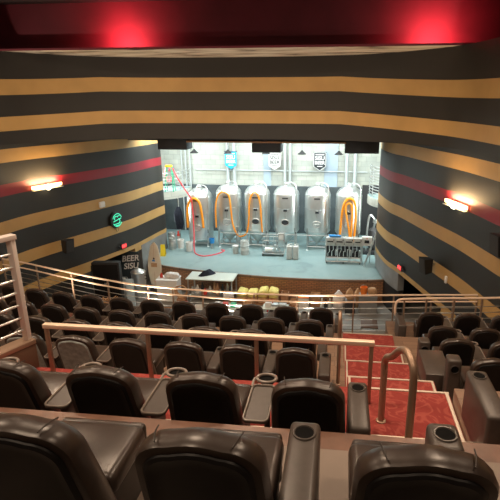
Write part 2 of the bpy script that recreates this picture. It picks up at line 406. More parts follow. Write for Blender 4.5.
struct(b.build('trim_step_nosing', M['nosing'], smooth=False))
b = MB(); b.box(XL, .95, 3.93, 3.985, 6.02, 6.075); b.box(.95, 1.38, 3.93, 3.985, 6.02, 6.075); b.box(.95, .98, 3.1, 3.95, 6.05, 6.075)
b.box(1.35, 1.38, 3.1, 3.95, 6.05, 6.075)
struct(b.build('trim_platform_nosing', M['nosing'], smooth=False))

# ------------------------------------------------------------ recliner seats
H = .97
def outline(hw, h, z0, inset=0., n=7, rad=.15, taper=.045):
    """arch-topped outline of a seat back in (x, z), counter-clockwise seen from behind"""
    hw -= inset; h -= inset; z0 += inset; rad = max(.02, rad-inset*.5)
    pts = []
    for i in range(6):
        t = i/6; pts.append((-hw + .03*t*0, z0+(h-rad-z0)*t))
    for i in range(n+1):
        a = PI - (PI/2)*i/n
        pts.append((-hw+rad*1.15+rad*1.15*math.cos(a), h-rad+rad*math.sin(a)))
    for i in range(1, 5):
        t = i/5; x = (-hw+rad*1.15)*(1-t)+(hw-rad*1.15)*t
        pts.append((x, h + .022*math.sin(PI*t)))
    for i in range(n+1):
        a = PI/2 - (PI/2)*i/n
        pts.append((hw-rad*1.15+rad*1.15*math.cos(a), h-rad+rad*math.sin(a)))
    for i in range(1, 6):
        t = i/6; pts.append((hw, h-rad-(h-rad-z0)*t))
    pts.append((hw, z0))
    out = []
    for x, z in pts:
        k = max(0, min(1, (z-z0)/(h-z0)))
        out.append((x*(1-taper*2*k*k), z))
    return out
def lean(z): return .27*(1-z/H)
def backrest():
    b = MB(); L = []
    for dy, ins in ((.0, .035), (.006, .012), (.03, 0), (.09, 0), (.13, .012), (.155, .035), (.165, .07), (.168, .12)):
        L.append([(x, lean(z)+dy*(1+.35*max(0, 1-z/H)), z) for x, z in outline(.315, H, .16, ins)])
    return b.loops(L)
def shell():
    b = MB(); L = []
    for dy, ins in ((.012, .035), (-.012, .046), (-.022, .062), (-.014, .09), (-.010, .12)):
        L.append([(x, lean(z)+dy, z) for x, z in outline(.315, H, .13, ins+.008)])
    return b.loops(L)
def seam(s):
    pts = [(s*.17, lean(.985)+.02, .978), (s*.185, lean(.98)+.07, .985), (s*.195, lean(.96)+.13, .972)]
    return MB().tube(smooth_path(pts, 4), .004, 5)
def cup_part(parent, x, y, z, r=.062, rim=M['cup_rim'], tilt=None):
    b = MB(); b.lathe([(r*.8, -.055), (r, -.0), (r, .004), (r*.8, .004)], 18)
    hole = MB().lathe([(r*.86, -.05), (r*.98, .005), (r*.2, .0055)], 18)
    h = hole.build('cup_holder', M['cup'], parent, (x, y, z))
    q = MB(); q.tube([(r*math.cos(2*PI*k/20), r*math.sin(2*PI*k/20), .006) for k in range(20)], .008, 6, closed=True)
    c = q.build('cup_ring', rim, parent, (x, y, z))
    if tilt: h.rotation_euler = tilt; c.rotation_euler = tilt
    return h
def make_seat(kind, cover=None):
    t = thing('recliner_seat', '', 'seat', group='auditorium recliners')
    backrest().build('backrest', M['leather'], t)
    shell().build('back_shell', M[cover] if cover else M['shell'], t)
    for s in (-1, 1): seam(s).build('seam', M['seat_base'], t)
    MB().box(-.30, .30, .34, .80, .30, .45, .05, 3).build('seat_cushion', M['leather'], t)
    MB().box(-.28, .28, .79, .86, .07, .42, .03, 3).build('footrest', M['leather'], t)
    MB().box(-.27, .27, .30, .77, .0, .30, .02).build('seat_base', M['seat_base'], t)
    if kind in ('console', 'both'):
        a = MB().box(.335, .515, .10, .80, .10, .56, .035, 3).build('armrest', M['tray'], t)
        MB().box(.337, .513, .12, .78, .0, .10).build('armrest_foot', M['seat_base'], t)
        cup_part(a, .425, .68, .557)
    if kind in ('tray', 'both'):
        b = MB()
        # tray panel with a raised rounded rim
        def rr(x0, x1, y0, y1, r, z, n=5):
            out = []
            for cx, cy, a0 in ((x1-r, y1-r, 0), (x0+r, y1-r, PI/2), (x0+r, y0+r, PI), (x1-r, y0+r, 1.5*PI)):
                for k in range(n+1): out.append((cx+r*math.cos(a0+PI/2*k/n), cy+r*math.sin(a0+PI/2*k/n), z))
            return out
        X0, X1, Y0, Y1 = -.545, -.325, .06, .60
        b.loops([rr(X0+.01, X1-.01, Y0+.01, Y1-.01, .045, .555), rr(X0, X1, Y0, Y1, .05, .562), rr(X0, X1, Y0, Y1, .05, .582), rr(X0+.014, X1-.014, Y0+.014, Y1-.014, .04, .585), rr(X0+.02, X1-.02, Y0+.02, Y1-.02, .035, .574)])
        tr = b.build('tray_table', M['tray'], t)
        r = MB(); r.tube([(q[0], q[1], .584) for q in rr(X0+.006, X1-.006, Y0+.006, Y1-.006, .047, 0)], .009, 6, closed=True)
        r.build('tray_rim', M['tray_rim'], tr)
        g = MB(); g.tube([(-.43+.092*math.cos(2*PI*k/24), (.70+.07*math.sin(2*PI*k/24)), .59) for k in range(24)], .015, 8, closed=True)
        g.tube(smooth_path([(-.51, .72, .588), (-.545, .66, .586), (-.54, .55, .584)], 4), .014, 6); g.build('cup_holder', M['tray_rim'], tr)
        MB().lathe([(.07, .0), (.066, .03), (.055, .03)], 18, (-.425, .71, .55)).build('cup_well', M['cup'], tr)
        s = MB(); s.tube([(-.43, .70, .0), (-.43, .70, .55)], .03, 10); s.tube([(-.43, .70, .545), (-.43, .50, .55)], .02, 8)
        s.build('swing_arm', M['seat_base'], t)
    return t
protos = {}
def seat_at(kind, x, y, z, rz, label, cover=None, mirror=False):
    key = (kind, cover)
    if key not in protos:
        o = make_seat(kind, cover); protos[key] = o
        o.location = (x, y, z); o.rotation_euler = (0, 0, rz); o['label'] = label
        return o
    return dup(protos[key], (x, y, z), rz, label)
def curve_y(x): return .022*max(0, -4-x)**2, math.radians(min(0, (x+4))*-1.6) * -1
ROWN = {'R1': 'nearest row', 'R2': 'second nearest row', 'A': 'first row below guard rail', 'B': 'second row below guard rail', 'C': 'third row below guard rail', 'D': 'front row by floor railing'}
ROWS = {
 'R1': (1.62, [(.40, 'plain'), (-.58, 'console'), (-1.45, 'plain'), (-2.31, 'plain')]),
 'R2': (3.24, [(-.20, 'both'), (-1.08, 'tray'), (-1.95, 'tray'), (-2.83, 'tray')]),
 'A': (6.18, [(-.57, 'console'), (-1.42, 'console'), (-2.28, 'console'), (-3.15, 'tray'), (-4.02, 'tray'), (-4.88, 'tray'), (-5.74, 'tray'), (-6.6, 'tray')]),
 'B': (7.80, [(-.66, 'console'), (-1.55, 'tray'), (-2.41, 'tray'), (-3.27, 'tray'), (-4.13, 'tray'), (-4.99, 'tray'), (-5.85, 'tray'), (-6.71, 'tray'), (-7.57, 'tray')]),
 'C': (9.35, [(-.55, 'console'), (-1.4, 'console'), (-2.26, 'console'), (-3.12, 'tray'), (-3.98, 'tray'), (-4.84, 'tray'), (-5.7, 'tray'), (-6.56, 'tray'), (-7.42, 'tray'), (-8.28, 'tray')]),
 'D': (10.89, [(-.36, 'console'), (-1.25, 'console'), (-2.13, 'console'), (-3.02, 'console'), (-3.9, 'console'), (-4.76, 'tray'), (-5.62, 'tray'), (-6.48, 'tray'), (-7.35, 'tray'), (-8.22, 'tray'), (-9.08, 'tray')]),
}
for r, (y, L) in ROWS.items():
    for i, (x, kind) in enumerate(L):
        dy = .022*max(0, -4-x)**2 if r in 'ABCD' else 0
        rz = math.radians(min(0, x+4)*1.0) if r in 'BCD' else 0
        cover = None
        if r == 'A' and i in (4, 5): cover = 'teal_cover'
        desc = 'grey-teal backed recliner' if cover else 'brown leather recliner'
        lab = '%s, %s left of the red stairs, %s' % (desc, ONES[i+1], ROWN[r])
        if r == 'R1': lab = '%s, %s from the right, %s' % (desc, ONES[i+1], ROWN[r])
        seat_at(kind, x, y+dy, FL[r], rz, lab, cover)
ROWS_R = {'R2': (3.24, [2.02]), 'A': (6.2, [2.24, 3.10, 3.96]), 'B': (7.85, [2.17, 3.03, 3.89]), 'C': (9.35, [2.25, 3.11, 3.97]), 'D': (10.95, [2.32, 3.18, 4.04])}
def raised_arm(x, y, z, label, up=True):
    """aisle-end armrest console"""
    t = thing('aisle_console', label, 'armrest', (x, y, z), group='armrest consoles along the right side of the aisle')
    if up:
        a = MB().box(-.10, .10, .0, .22, .0, .84, .035, 3).build('console_body', M['tray'], t)
        cup_part(a, 0., -.002, .70, .062, M['seat_base'], (PI/2, 0, 0))
    else:
        a = MB().box(-.10, .10, .0, .78, .0, .56, .035, 3).build('console_body', M['tray'], t)
        cup_part(a, 0., .66, .558)
    return t
for r, (y, L) in ROWS_R.items():
    for i, x in enumerate(L):
        seat_at('plain' if i == 0 else 'tray', x, y, FL[r], 0, 'brown leather recliner, %s right of the red stairs, %s' % (ONES[i+1], ROWN[r]))
raised_arm(1.43, 3.70, 6.00, 'long armrest console with cup holder right of the red landing, nearest on the right', False)
raised_arm(1.75, 6.42, 4.72, 'upright armrest console with round cup hole in the first row right of the stairs')
raised_arm(1.62, 8.02, 4.17, 'upright armrest console in the second row right of the stairs')
raised_arm(1.66, 11.1, 3.29, 'low armrest console in the front row right of the stairs', False)
# step box beside the aisle
tag(MB().box(1.42, 1.82, 6.75, 7.55, 4.72, 5.12, .02).build('foot_rest_box', M['tray']), 'low brown footrest box beside the aisle stairs in front of the upright console', 'footrest')
# small cup console behind the nearest right-hand seat
t = thing('cup_console', 'rounded cup holder console just beyond the nearest right-hand seat', 'armrest', (.71, 2.62, 6.79))
a = MB().box(-.10, .10, -.12, .16, .0, .36, .045, 4).build('console_body', M['tray'], t); cup_part(a, 0, .02, .358, .068)

# ------------------------------------------------------------ rails
def flat_rail():
    t = thing('guard_rail', 'flat-topped bronze guard rail on posts in front of the second seat row', 'railing', (-1.5, 4.9, 5.8))
    ox, oy, oz = t.location
    def P(b, nm): return b.build(nm, M['rail_paint'], t)
    MB().box(-3.5-ox, .44-ox, -.035, .035, 6.545-oz, 6.60-oz, .008).build('top_rail', M['rail'], t)
    for x in (-3.47, -2.2, -.9, .41):
        P(MB().box(x-.022-ox, x+.022-ox, -.022, .022, 0, 6.55-oz, .004), 'post')
flat_rail()
def u_rail(name, pn, pf, zn, zf, zbn, zbf, label, r=.032):
    t = thing(name, label, 'handrail', (pn[0], pn[1], zbn))
    o = Vector(t.location)
    N = lambda k, z: Vector((pn[0]+(pf[0]-pn[0])*k, pn[1]+(pf[1]-pn[1])*k, z))
    pts = [N(0, zbn), N(0, zn-.26), N(.02, zn-.10), N(.12, zn-.02), N(.28, zn), N(.48, zn-.07), N(.75, zf+.10), N(.92, zf+.02), N(1, zf-.07), N(1, zf-.2), N(1, zbf)]
    pts = [p-o for p in pts]
    path = [pts[0]] + [v for v in smooth_path(pts[1:-1], 6)] + [pts[-1]]
    MB().tube(path, r, 12).build('rail_tube', M['rail_paint'], t)
    MB().lathe([(.055, 0), (.055, .012), (.03, .02)], 16).build('floor_flange', M['rail_paint'], t)
    MB().lathe([(.055, 0), (.055, .012), (.03, .02)], 16, pts[-1]).build('floor_flange', M['rail_paint'], t)
u_rail('grab_rail', (.71, 3.86), (.53, 4.58), 6.95, 6.60, 6.06, 5.80, 'bronze inverted-U grab rail standing on the red landing', .036)
u_rail('grab_rail', (.07, 6.95), (.07, 7.5), 5.93, 5.72, 4.72, 4.72, 'bronze inverted-U grab rail at the left edge of the lower aisle stairs', .03)

# curved front floor railing
FR = [(-12.0, 15.15), (-11.0, 14.85), (-9.2, 14.2), (-6.8, 13.4), (-5.2, 13.12), (-4.0, 13.02), (-2.0, 12.95), (.1, 13.1), (2.0, 13.35), (3.2, 13.5), (4.1, 13.6)]
fr = smooth_path([(x, y, 0) for x, y in FR], 5)
def curve_rail(name, label, path, ztop, zbase, bars, npost, two=True, rt=.03):
    c = path[len(path)//2]
    t = thing(name, label, 'railing', (c.x, c.y, zbase)); o = Vector(t.location)
    MB().tube([Vector((p.x, p.y, ztop))-o for p in path], rt, 8).build('top_rail', M['rail'], t)
    if two: MB().tube([Vector((p.x, p.y-.03, ztop-.2))-o for p in path], .026, 8).build('mid_rail', M['rail'], t)
    for z in bars: MB().tube([Vector((p.x, p.y, z))-o for p in path], .010, 6).build('bar', M['steel_dull'], t)
    n = len(path)-1
    for i in range(npost):
        p = path[round(i*n/(npost-1))]
        MB().box(p.x-.022-o.x, p.x+.022-o.x, p.y-.022-o.y, p.y+.022-o.y, 0, ztop-o.z).build('post', M['rail_paint'], t)
    return t, o
curve_rail('floor_railing', 'long curved metal railing with horizontal bars along the edge above the hall floor', fr, 3.75, 2.45, [2.62, 2.8, 2.98, 3.16, 3.34], 15)
p2 = smooth_path([(1.78, 11.95, 0), (2.6, 12.1, 0), (3.6, 12.22, 0), (4.4, 12.35, 0)], 4)
t, o = curve_rail('side_railing', 'metal railing with looped end in front of the right-hand seats', p2, 4.2, 3.29, [3.45, 3.62, 3.79, 3.96], 5, False, .034)
MB().tube([Vector(q)-o for q in smooth_path([(1.85, 11.96, 4.2), (1.66, 11.93, 4.19), (1.56, 11.91, 4.08), (1.56, 11.91, 3.8), (1.66, 11.93, 3.68), (1.8, 11.95, 3.67)], 5)], .034, 8).build('loop_end', M['rail'], t)
# left side rail on its curb
t = thing('side_guard', 'wide metal post with horizontal bars on a dark wooden curb at the left edge', 'railing', (-3.97, 5.2, 5.8))
d = Vector((-.40, -.917, 0)); ln = 1.5
def along(s, z): return (d.x*s, d.y*s, z)
MB().box(-.038, .038, -.04, .04, .40, 1.80, .008).build('post', M['post_grey'], t)
rot = Matrix.Rotation(math.atan2(d.x, -d.y)*-1, 4, 'Z')
def bar_box(w, z0, z1): return MB().box(-w, w, -ln, .05, z0, z1, .006, 2, Matrix.Rotation(math.atan2(d.x, -d.y), 4, 'Z'))
bar_box(.06, 1.75, 1.81).build('top_rail', M['post_grey'], t)
for k in range(7):
    MB().tube([along(-.0, .55+.17*k), along(ln, .55+.17*k)], .016, 8).build('bar', M['steel_dull'], t)
bar_box(.10, .35, .41).build('curb_cap', M['rail_paint'], t)
bar_box(.085, .0, .35).build('curb', M['dark_wood'], t)

# ------------------------------------------------------------ fixtures on the side walls
def on_wall(pos, nrm):
    """rotation so that local -y points along nrm (into the room)"""
    return math.atan2(nrm[0], -nrm[1])
def sconce(pos, rz, label):
    t = thing('wall_sconce', label, 'wall lamp', pos, rz)
    MB().box(-.62, .62, -.03, .06, -.10, .10, .02).build('back_plate', M['steel_dull'], t)
    for s in (-1, 1):
        b = MB(); x0, x1 = s*.20, s*.66
        b.loops([[(x0, -.05, -.06), (x0, -.16, -.05), (x0, -.17, .09), (x0, -.05, .09)], [(x1, -.05, -.02), (x1, -.11, -.01), (x1, -.12, .09), (x1, -.05, .09)]])
        b.build('glass_shade', M['lamp_glow'], t)
        MB().box(min(x0, x1)-.02, max(x0, x1)+.02, -.19, -.04, -.085, -.062, .005).build('shade_tray', M['steel_dull'], t)
    MB().lathe([(.02, -.11), (.08, -.08), (.11, 0), (.08, .08), (.02, .11)], 16, (0, -.14, -.01)).build('lamp_globe', M['lamp_core'], t)
    l = bpy.data.lights.new('sconce_bulb', 'AREA'); l.shape = 'RECTANGLE'; l.size = 1.2; l.size_y = .12; l.energy = 75; l.color = (1, .64, .30)
    lo = bpy.data.objects.new('sconce_bulb', l); C.objects.link(lo); lo.parent = t; lo.location = (0, -.14, .14); lo.rotation_euler = (PI-.25, 0, 0)
sconce((-11.56, 17.66, 5.96), on_wall(None, (.94, -.35)), 'glowing wide wall lamp on the left striped wall')
sconce((3.80, 15.78, 5.97), on_wall(None, (-.96, -.29)), 'glowing wide wall lamp on the right striped wall')

def speaker(pos, rz, label, tilt=.3):
    t = thing('wall_speaker', label, 'speaker', pos, rz)
    a = MB(); a.loops([[(-.2, -.30, -.30), (.2, -.30, -.30), (.2, -.38, .28), (-.2, -.38, .28)], [(-.14, .0, -.26), (.14, .0, -.26), (.14, .0, .24), (-.14, .0, .24)]])
    c = a.build('cabinet', M['black'], t); c.location = (0, -.16, 0)
    g = MB(); g.loops([[(-.18, -.315, -.27), (.18, -.315, -.27), (.18, -.39, .25), (-.18, -.39, .25)], [(-.18, -.30, -.27), (.18, -.30, -.27), (.18, -.37, .25), (-.18, -.37, .25)]])
    q = g.build('grille', M['dark'], c)
    MB().tube([(0, -.17, 0), (0, .06, 0)], .03, 8).build('bracket', M['steel_dull'], t)
speaker((-11.44, 17.98, 3.48), on_wall(None, (.94, -.35)), 'black wall speaker on the left striped wall')
speaker((3.47, 16.95, 3.55), on_wall(None, (-.9, -.4)), 'black angled wall speaker beside the right exit sign')
speaker((4.53, 12.75, 5.58), on_wall(None, (-.95, -.3)), 'black wall speaker high at the far right edge')

def exit_sign(pos, rz, label):
    t = thing('exit_sign', label, 'exit sign', pos, rz)
    MB().box(-.17, .17, -.09, .0, -.12, .12, .01).build('housing', M['dark'], t)
    MB().box(-.155, .155, -.096, -.088, -.105, .105).build('face', M['exit_face'], t)
    text_part('lettering', 'EXIT', .155, M['exit_red'], t, (0, -.1, 0))
    for s in (-1, 1):
        MB().box(s*.25-.07, s*.25+.07, -.08, -.01, -.05, .03, .015).build('lamp_head', M['black'], t)
exit_sign((-10.33, 21.15, 2.52), on_wall(None, (.96, -.27)), 'red lit exit sign on the left wall above the passage')
exit_sign((2.67, 19.5, 2.50), on_wall(None, (-.95, -.3)), 'red lit exit sign on the right wall above the dark passage')

t = thing('neon_sign', 'round green neon sign on the left striped wall', 'neon sign', (-10.42, 20.86, 3.87), on_wall(None, (.96, -.27)))
q = MB().lathe([(.36, 0), (.38, .02), (.38, .06), (.36, .08)], 32); o = q.build('back_disc', M['black'], t); o.rotation_euler = (PI/2, 0, 0)
def arc(r, a0, a1, n=14, cx=0, cz=0): return [(cx+r*math.cos(a0+(a1-a0)*k/n), -.12, cz+r*math.sin(a0+(a1-a0)*k/n)) for k in range(n+1)]
for p in (arc(.35, .35, 2.8), arc(.35, 3.6, 5.8), arc(.13, .5, 3.6, cx=-.08, cz=.1), arc(.13, -1.8, 1.2, cx=.06, cz=-.06), [(-.26, -.12, -.2), (.2, -.12, -.2)], [(-.3, -.12, -.04), (.3, -.12, .06)], [(.02, -.12, .22), (.2, -.12, .22)], [(-.2, -.12, -.29), (.14, -.12, -.29)]):
    MB().tube([(q_[0]*.85, q_[1], q_[2]*.85) for q_ in p], .018, 6).build('neon_tube', M['neon'], t)
MB().tube(smooth_path([(-.05, -.02, -.4), (-.02, -.03, -.55), (.1, -.03, -.52), (.15, -.02, -.38)], 4), .008, 5).build('cable', M['black'], t)
tag(MB().box(-.14, .14, -.1, .02, -.13, .13, .03).build('wall_thermostat', M['white'], None, (-10.66, 20.17, 4.74), on_wall(None, (.94, -.35))), 'small white box on the left wall above the neon sign', 'control box')
tag(MB().box(-.05, .05, -.05, .02, -.13, .13, .015).build('wall_switch', M['white'], None, (3.74, 16.05, 3.3), on_wall(None, (-.96, -.29))), 'small white switch on the tan stripe of the right wall', 'switch')

# red uplights standing on the soffit ledge
for x, lab in ((-7.5, 'red uplight on the soffit ledge, left one'), (2.75, 'red uplight on the soffit ledge, right one')):
    t = thing('uplight', lab, 'lamp', (x, 16.46, 10.86))
    MB().lathe([(.06, 0), (.06, .012), (.03, .014)], 12).build('lamp_body', M['black'], t)
    l = bpy.data.lights.new('red_spot', 'SPOT'); l.energy = 430; l.color = (1, .13, .15); l.spot_size = math.radians(165); l.spot_blend = 1; l.shadow_soft_size = .05
    lo = bpy.data.objects.new('bulb', l); C.objects.link(lo); lo.parent = t; lo.location = (0, -.03, .04); lo.rotation_euler = (math.radians(90+15), 0, 0)

# ------------------------------------------------------------ brewery tanks
TX = [-7.98, -6.27, -4.63, -2.97, -1.22, .50]
TY = 26.4
def fermenter(i, x, flat=False):
    ztop = 3.45 if i else 3.2
    names = ['leftmost flat-bottomed', 'second', 'third', 'fourth', 'fifth', 'rightmost']
    lab = '%s stainless steel brewing tank from the left on the stage' % names[i] if 0 < i < 5 else '%s stainless steel brewing tank on the stage' % names[i]
    t = thing('brewing_tank', lab, 'tank', (x, TY, 1.15), group='stainless brewing tanks in a row on the stage')
    R = .715; b0 = 1.02 if i else .42
    b = MB(); b.lathe([(R*.98, b0), (R, b0+.04), (R, ztop-.35), (R*.985, ztop-.3)], 40); b.build('tank_body', M['steel'], t)
    b = MB(); b.lathe([(R*.985, ztop-.3), (R*.94, ztop-.2), (R*.75, ztop-.02), (R*.45, ztop+.1), (.16, ztop+.15), (.15, ztop+.22), (.02, ztop+.23)], 40)
    d = b.build('dome_top', M['steel_dull'], t)
    MB().lathe([(.10, 0), (.12, .03), (.10, .09), (.02, .10)], 14, (0, 0, ztop+.22)).build('top_valve', M['steel'], d)
    if i:
        b = MB(); b.lathe([(.06, .28), (.07, .3), (R*.98, b0)], 40, cap=True); c = b.build('cone_bottom', M['steel'], t)
        MB().tube([(0, 0, .3), (0, 0, .2), (0, -.25, .2)], .04, 8).build('drain_pipe', M['steel_dull'], c)
    for sx, sy in ((-1, -1), (1, -1), (1, 1), (-1, 1)):
        l = MB().tube([(sx*.52, sy*.52, .0), (sx*.52, sy*.52, b0+.25)], .04, 8).build('leg', M['steel_dull'], t)
        MB().lathe([(.07, 0), (.07, .02), (.04, .05)], 10, (sx*.52, sy*.52, 0)).build('foot_pad', M['steel_dull'], l)
    g = MB(); 
    for sy in (-1, 1): g.tube([(-.52, sy*.52, .22), (.52, sy*.52, .22)], .028, 6)
    for sx in (-1, 1): g.tube([(sx*.52, -.52, .22), (sx*.52, .52, .22)], .028, 6)
    g.build('leg_brace', M['steel_dull'], t)
    for z in (b0+.1, b0+(ztop-b0)*.55, ztop-.38):
        MB().lathe([(R+.001, z-.012), (R+.012, z-.006), (R+.012, z+.006), (R+.001, z+.012)], 40, cap=False).build('band', M['steel_dull'], t)
    # manway
    mz = 1.62 if i else 1.15
    if i in (1, 4, 5): mz = 1.55
    m = MB(); q = [(.225*math.cos(2*PI*k/24), -.71, mz+.17*math.sin(2*PI*k/24)) for k in range(24)]
    m.tube(q, .035, 8, closed=True); mw = m.build('manway_ring', M['steel_dull'], t)
    lid = MB(); lid.loops([[(.21*math.cos(2*PI*k/24), y, mz+.155*math.sin(2*PI*k/24)) for k in range(24)] for y in (-.66, -.725)])
    lid.build('manway_door', M['gauge'] if i in (2, 3) else M['steel'], mw)
    if i not in (2, 3):
        MB().tube([(-.14, -.78, mz), (.14, -.78, mz)], .02, 6).build('manway_handle', M['steel_dull'], mw)
        MB().tube([(0, -.72, mz), (0, -.8, mz)], .03, 8).build('manway_knob', M['steel_dull'], mw)
    # sampling pipes, thermometer and label plate on the front
    MB().tube([(.02, -.73, mz+.22), (.02, -.73, mz+.75)], .022, 6).build('sight_pipe', M['steel_dull'], t)
    MB().box(-.09, .11, -.76, -.69, mz+.62, mz+.74, .01).build('label_plate', M['gauge'], t)
    MB().box(-.16, .16, -.715, -.68, ztop-.52, ztop-.44).build('name_plate', M['dark'], t)
    # cleaning pipe arching from the dome down the side
    MB().tube(smooth_path([(.12, -.1, ztop+.2), (.15, -.2, ztop+.34), (.45, -.35, ztop+.30), (.60, -.45, ztop+.05), (.60, -.50, ztop-.5), (.60, -.50, 1.0), (.60, -.50, .5)], 5), .028, 8).build('cleaning_pipe', M['steel'], t)
    v = MB().tube([(.60, -.50, .95), (.60, -.68, .95)], .03, 8).build('side_valve', M['steel_dull'], t)
    MB().tube([(.60, -.68, .88), (.60, -.68, 1.08)], .02, 6).build('valve_handle', M['black'], v)
for i, x in enumerate(TX): fermenter(i, x)
# connecting pipes between the tanks' legs (horizontal run)
t = thing('pipe_run', 'horizontal steel pipe run along the front of the tank legs', 'pipe', (-3.2, 25.48, 1.15))
MB().tube([(-3.4, 0, .98), (4.2, 0, .98)], .022, 6).build('pipe', M['steel_dull'], t)
for x in (-2.4, .9, 3.9): MB().tube([(x, 0, .0), (x, 0, .98)], .02, 6).build('stand', M['steel_dull'], t)

# hoses
def hose(name, pts, r, m, label, n=8): return tag(MB().tube(smooth_path(pts, n), r, 8).build(name, m), label, 'hose')
fy = TY-.80
hose('hose', [(-8.50, fy, 2.35), (-8.49, fy, 3.2), (-8.38, fy, 3.75), (-8.08, fy, 4.02), (-7.78, fy, 3.8), (-7.66, fy, 3.2), (-7.60, fy, 2.35)], .07, M['orange'], 'orange hose arched over the front of the leftmost tank')
hose('hose', [(-6.86, fy, 2.4), (-6.84, fy, 3.6), (-6.68, fy, 4.22), (-6.40, fy, 4.42), (-6.08, fy, 4.2), (-5.98, fy, 3.4), (-5.90, fy, 2.6), (-5.66, fy, 2.0), (-5.38, fy, 1.93), (-5.10, fy, 2.2), (-4.98, fy, 3.0), (-4.93, fy, 3.9), (-4.72, fy, 4.40), (-4.48, fy, 4.32), (-4.33, fy, 3.8), (-4.28, fy, 2.9), (-4.24, fy, 2.2)], .045, M['orange'], 'long orange hose looping across the second and third tanks')
hose('hose', [(.05, fy, 1.5), (.10, fy, 2.6), (.16, fy, 3.5), (.30, fy, 4.05), (.55, fy, 4.20), (.80, fy, 4.0), (.88, fy, 3.3), (.86, fy, 2.4), (.80, fy, 1.5)], .065, M['orange'], 'orange hose arched over the front of the rightmost tank, outer loop')
hose('hose', [(.62, fy-.1, 1.5), (.56, fy-.1, 2.4), (.40, fy-.1, 3.2), (.33, fy-.1, 3.75), (.5, fy-.1, 3.96), (.68, fy-.1, 3.7), (.68, fy-.1, 2.8), (.66, fy-.1, 1.5)], .05, M['orange'], 'orange hose on the rightmost tank, inner loop')
hose('hose', [(-9.62, 26.3, 5.45), (-9.5, 26.2, 5.72), (-9.38, 26.1, 5.55), (-9.25, 25.8, 5.62), (-9.1, 25.5, 5.62), (-8.85, 25.35, 5.2), (-8.5, 25.45, 4.55), (-8.2, 25.5, 4.0), (-8.13, 25.5, 3.0), (-8.08, 25.3, 2.0), (-8.02, 25.0, 1.4), (-7.8, 24.5, 1.18), (-7.3, 24.1, 1.17), (-6.9, 24.25, 1.17), (-6.5, 24.7, 1.17), (-6.35, 25.2, 1.17), (-6.55, 25.3, 1.17)], .036, M['red_hose'], 'red hose running down from the left platform onto the stage floor')
tag(MB().tube([(-9.78+.22*math.cos(a*.5), 26.6+.03*(a % 3)*.3, 5.25+.45*math.sin(a*.5)) for a in range(13)], .05, 6, closed=False).build('hose_coil', M['red_hose']), 'red hose coil hung on the left platform railing', 'hose')

# banners, lamps, pipes on the back wall
for x, m, m2, m3, col in ((-6.73, 'blue', 'print_white', 'blue', 'blue'), (-4.02, 'white', 'print_black', 'white', 'white'), (-1.27, 'print_black', 'print_white', 'print_black', 'black')):
    t = thing('pennant_banner', '%s pointed brewery banner on the back wall' % col, 'banner', (x, 29.2, 6.25))
    w = .36
    b = MB(); b.loops([[(-w, y, 0), (w, y, 0), (w, y, -.82), (0, y, -1.06), (-w, y, -.82)] for y in (-.02, .0)]); b.build('cloth', M[m], t)
    text_part('lettering', 'SISU', .31, M[m2], t, (0, -.03, -.33), ext=.003, bold=.006)
    text_part('lettering', 'BEER', .28, M[m2], t, (0, -.03, -.60), ext=.003, bold=.006)
    MB().box(-.26, .26, -.03, -.021, -.14, -.09).build('printed_line', M[m2], t); MB().box(-.16, .16, -.03, -.021, -.83, -.79).build('printed_line', M[m2], t)
    if m == 'print_black':
        q = MB(); q.tube([(-w, -.02, 0), (w, -.02, 0), (w, -.02, -.82), (0, -.02, -1.06), (-w, -.02, -.82)], .02, 5, closed=True); q.build('border', M['print_white'], t)
    MB().tube([(-w-.05, -.01, .02), (w+.05, -.01, .02)], .02, 6).build('hanging_rod', M['dark'], t)
for i, x in enumerate((-8.09, -6.18, -4.07, -2.11, -.13)):
    t = thing('pendant_lamp', 'small black cone pendant lamp over the stage, %s from the left' % ONES[i+1], 'pendant lamp', (x, 26.2, 6.45), group='black pendant lamps over the stage')
    MB().lathe([(.24, 0), (.22, .04), (.10, .13), (.06, .20), (.02, .22)], 20).build('lamp_shade', M['black'], t)
    MB().tube([(0, 0, .2), (0, 0, 2.1)], .012, 5).build('cord', M['dark'], t)
for x, r, lab in ((-9.92, .04, 'thin grey conduit at the far left of the back wall'), (-9.66, .05, 'grey conduit second from the left on the back wall'), (-9.38, .05, 'grey conduit third from the left on the back wall'), (-6.98, .10, 'thick grey pipe left of the blue banner'), (-6.56, .10, 'thick grey pipe right of the blue banner'), (-3.40, .09, 'grey pipe right of the white banner'), (-3.08, .08, 'pale pipe farther right of the white banner'), (.35, .11, 'thick grey pipe behind the rightmost tank, left one'), (.85, .11, 'thick grey pipe behind the rightmost tank, right one')):
    tag(MB().tube([(x, 29.38, 1.15), (x, 29.38, 8.5)], r, 12).build('wall_pipe', M['conduit']), lab, 'pipe')
tag(MB().tube([(-9.0, 29.42, 5.1), (1.6, 29.42, 5.1)], .035, 8).build('wall_pipe', M['conduit']), 'thin horizontal pipe across the back wall behind the tanks', 'pipe')

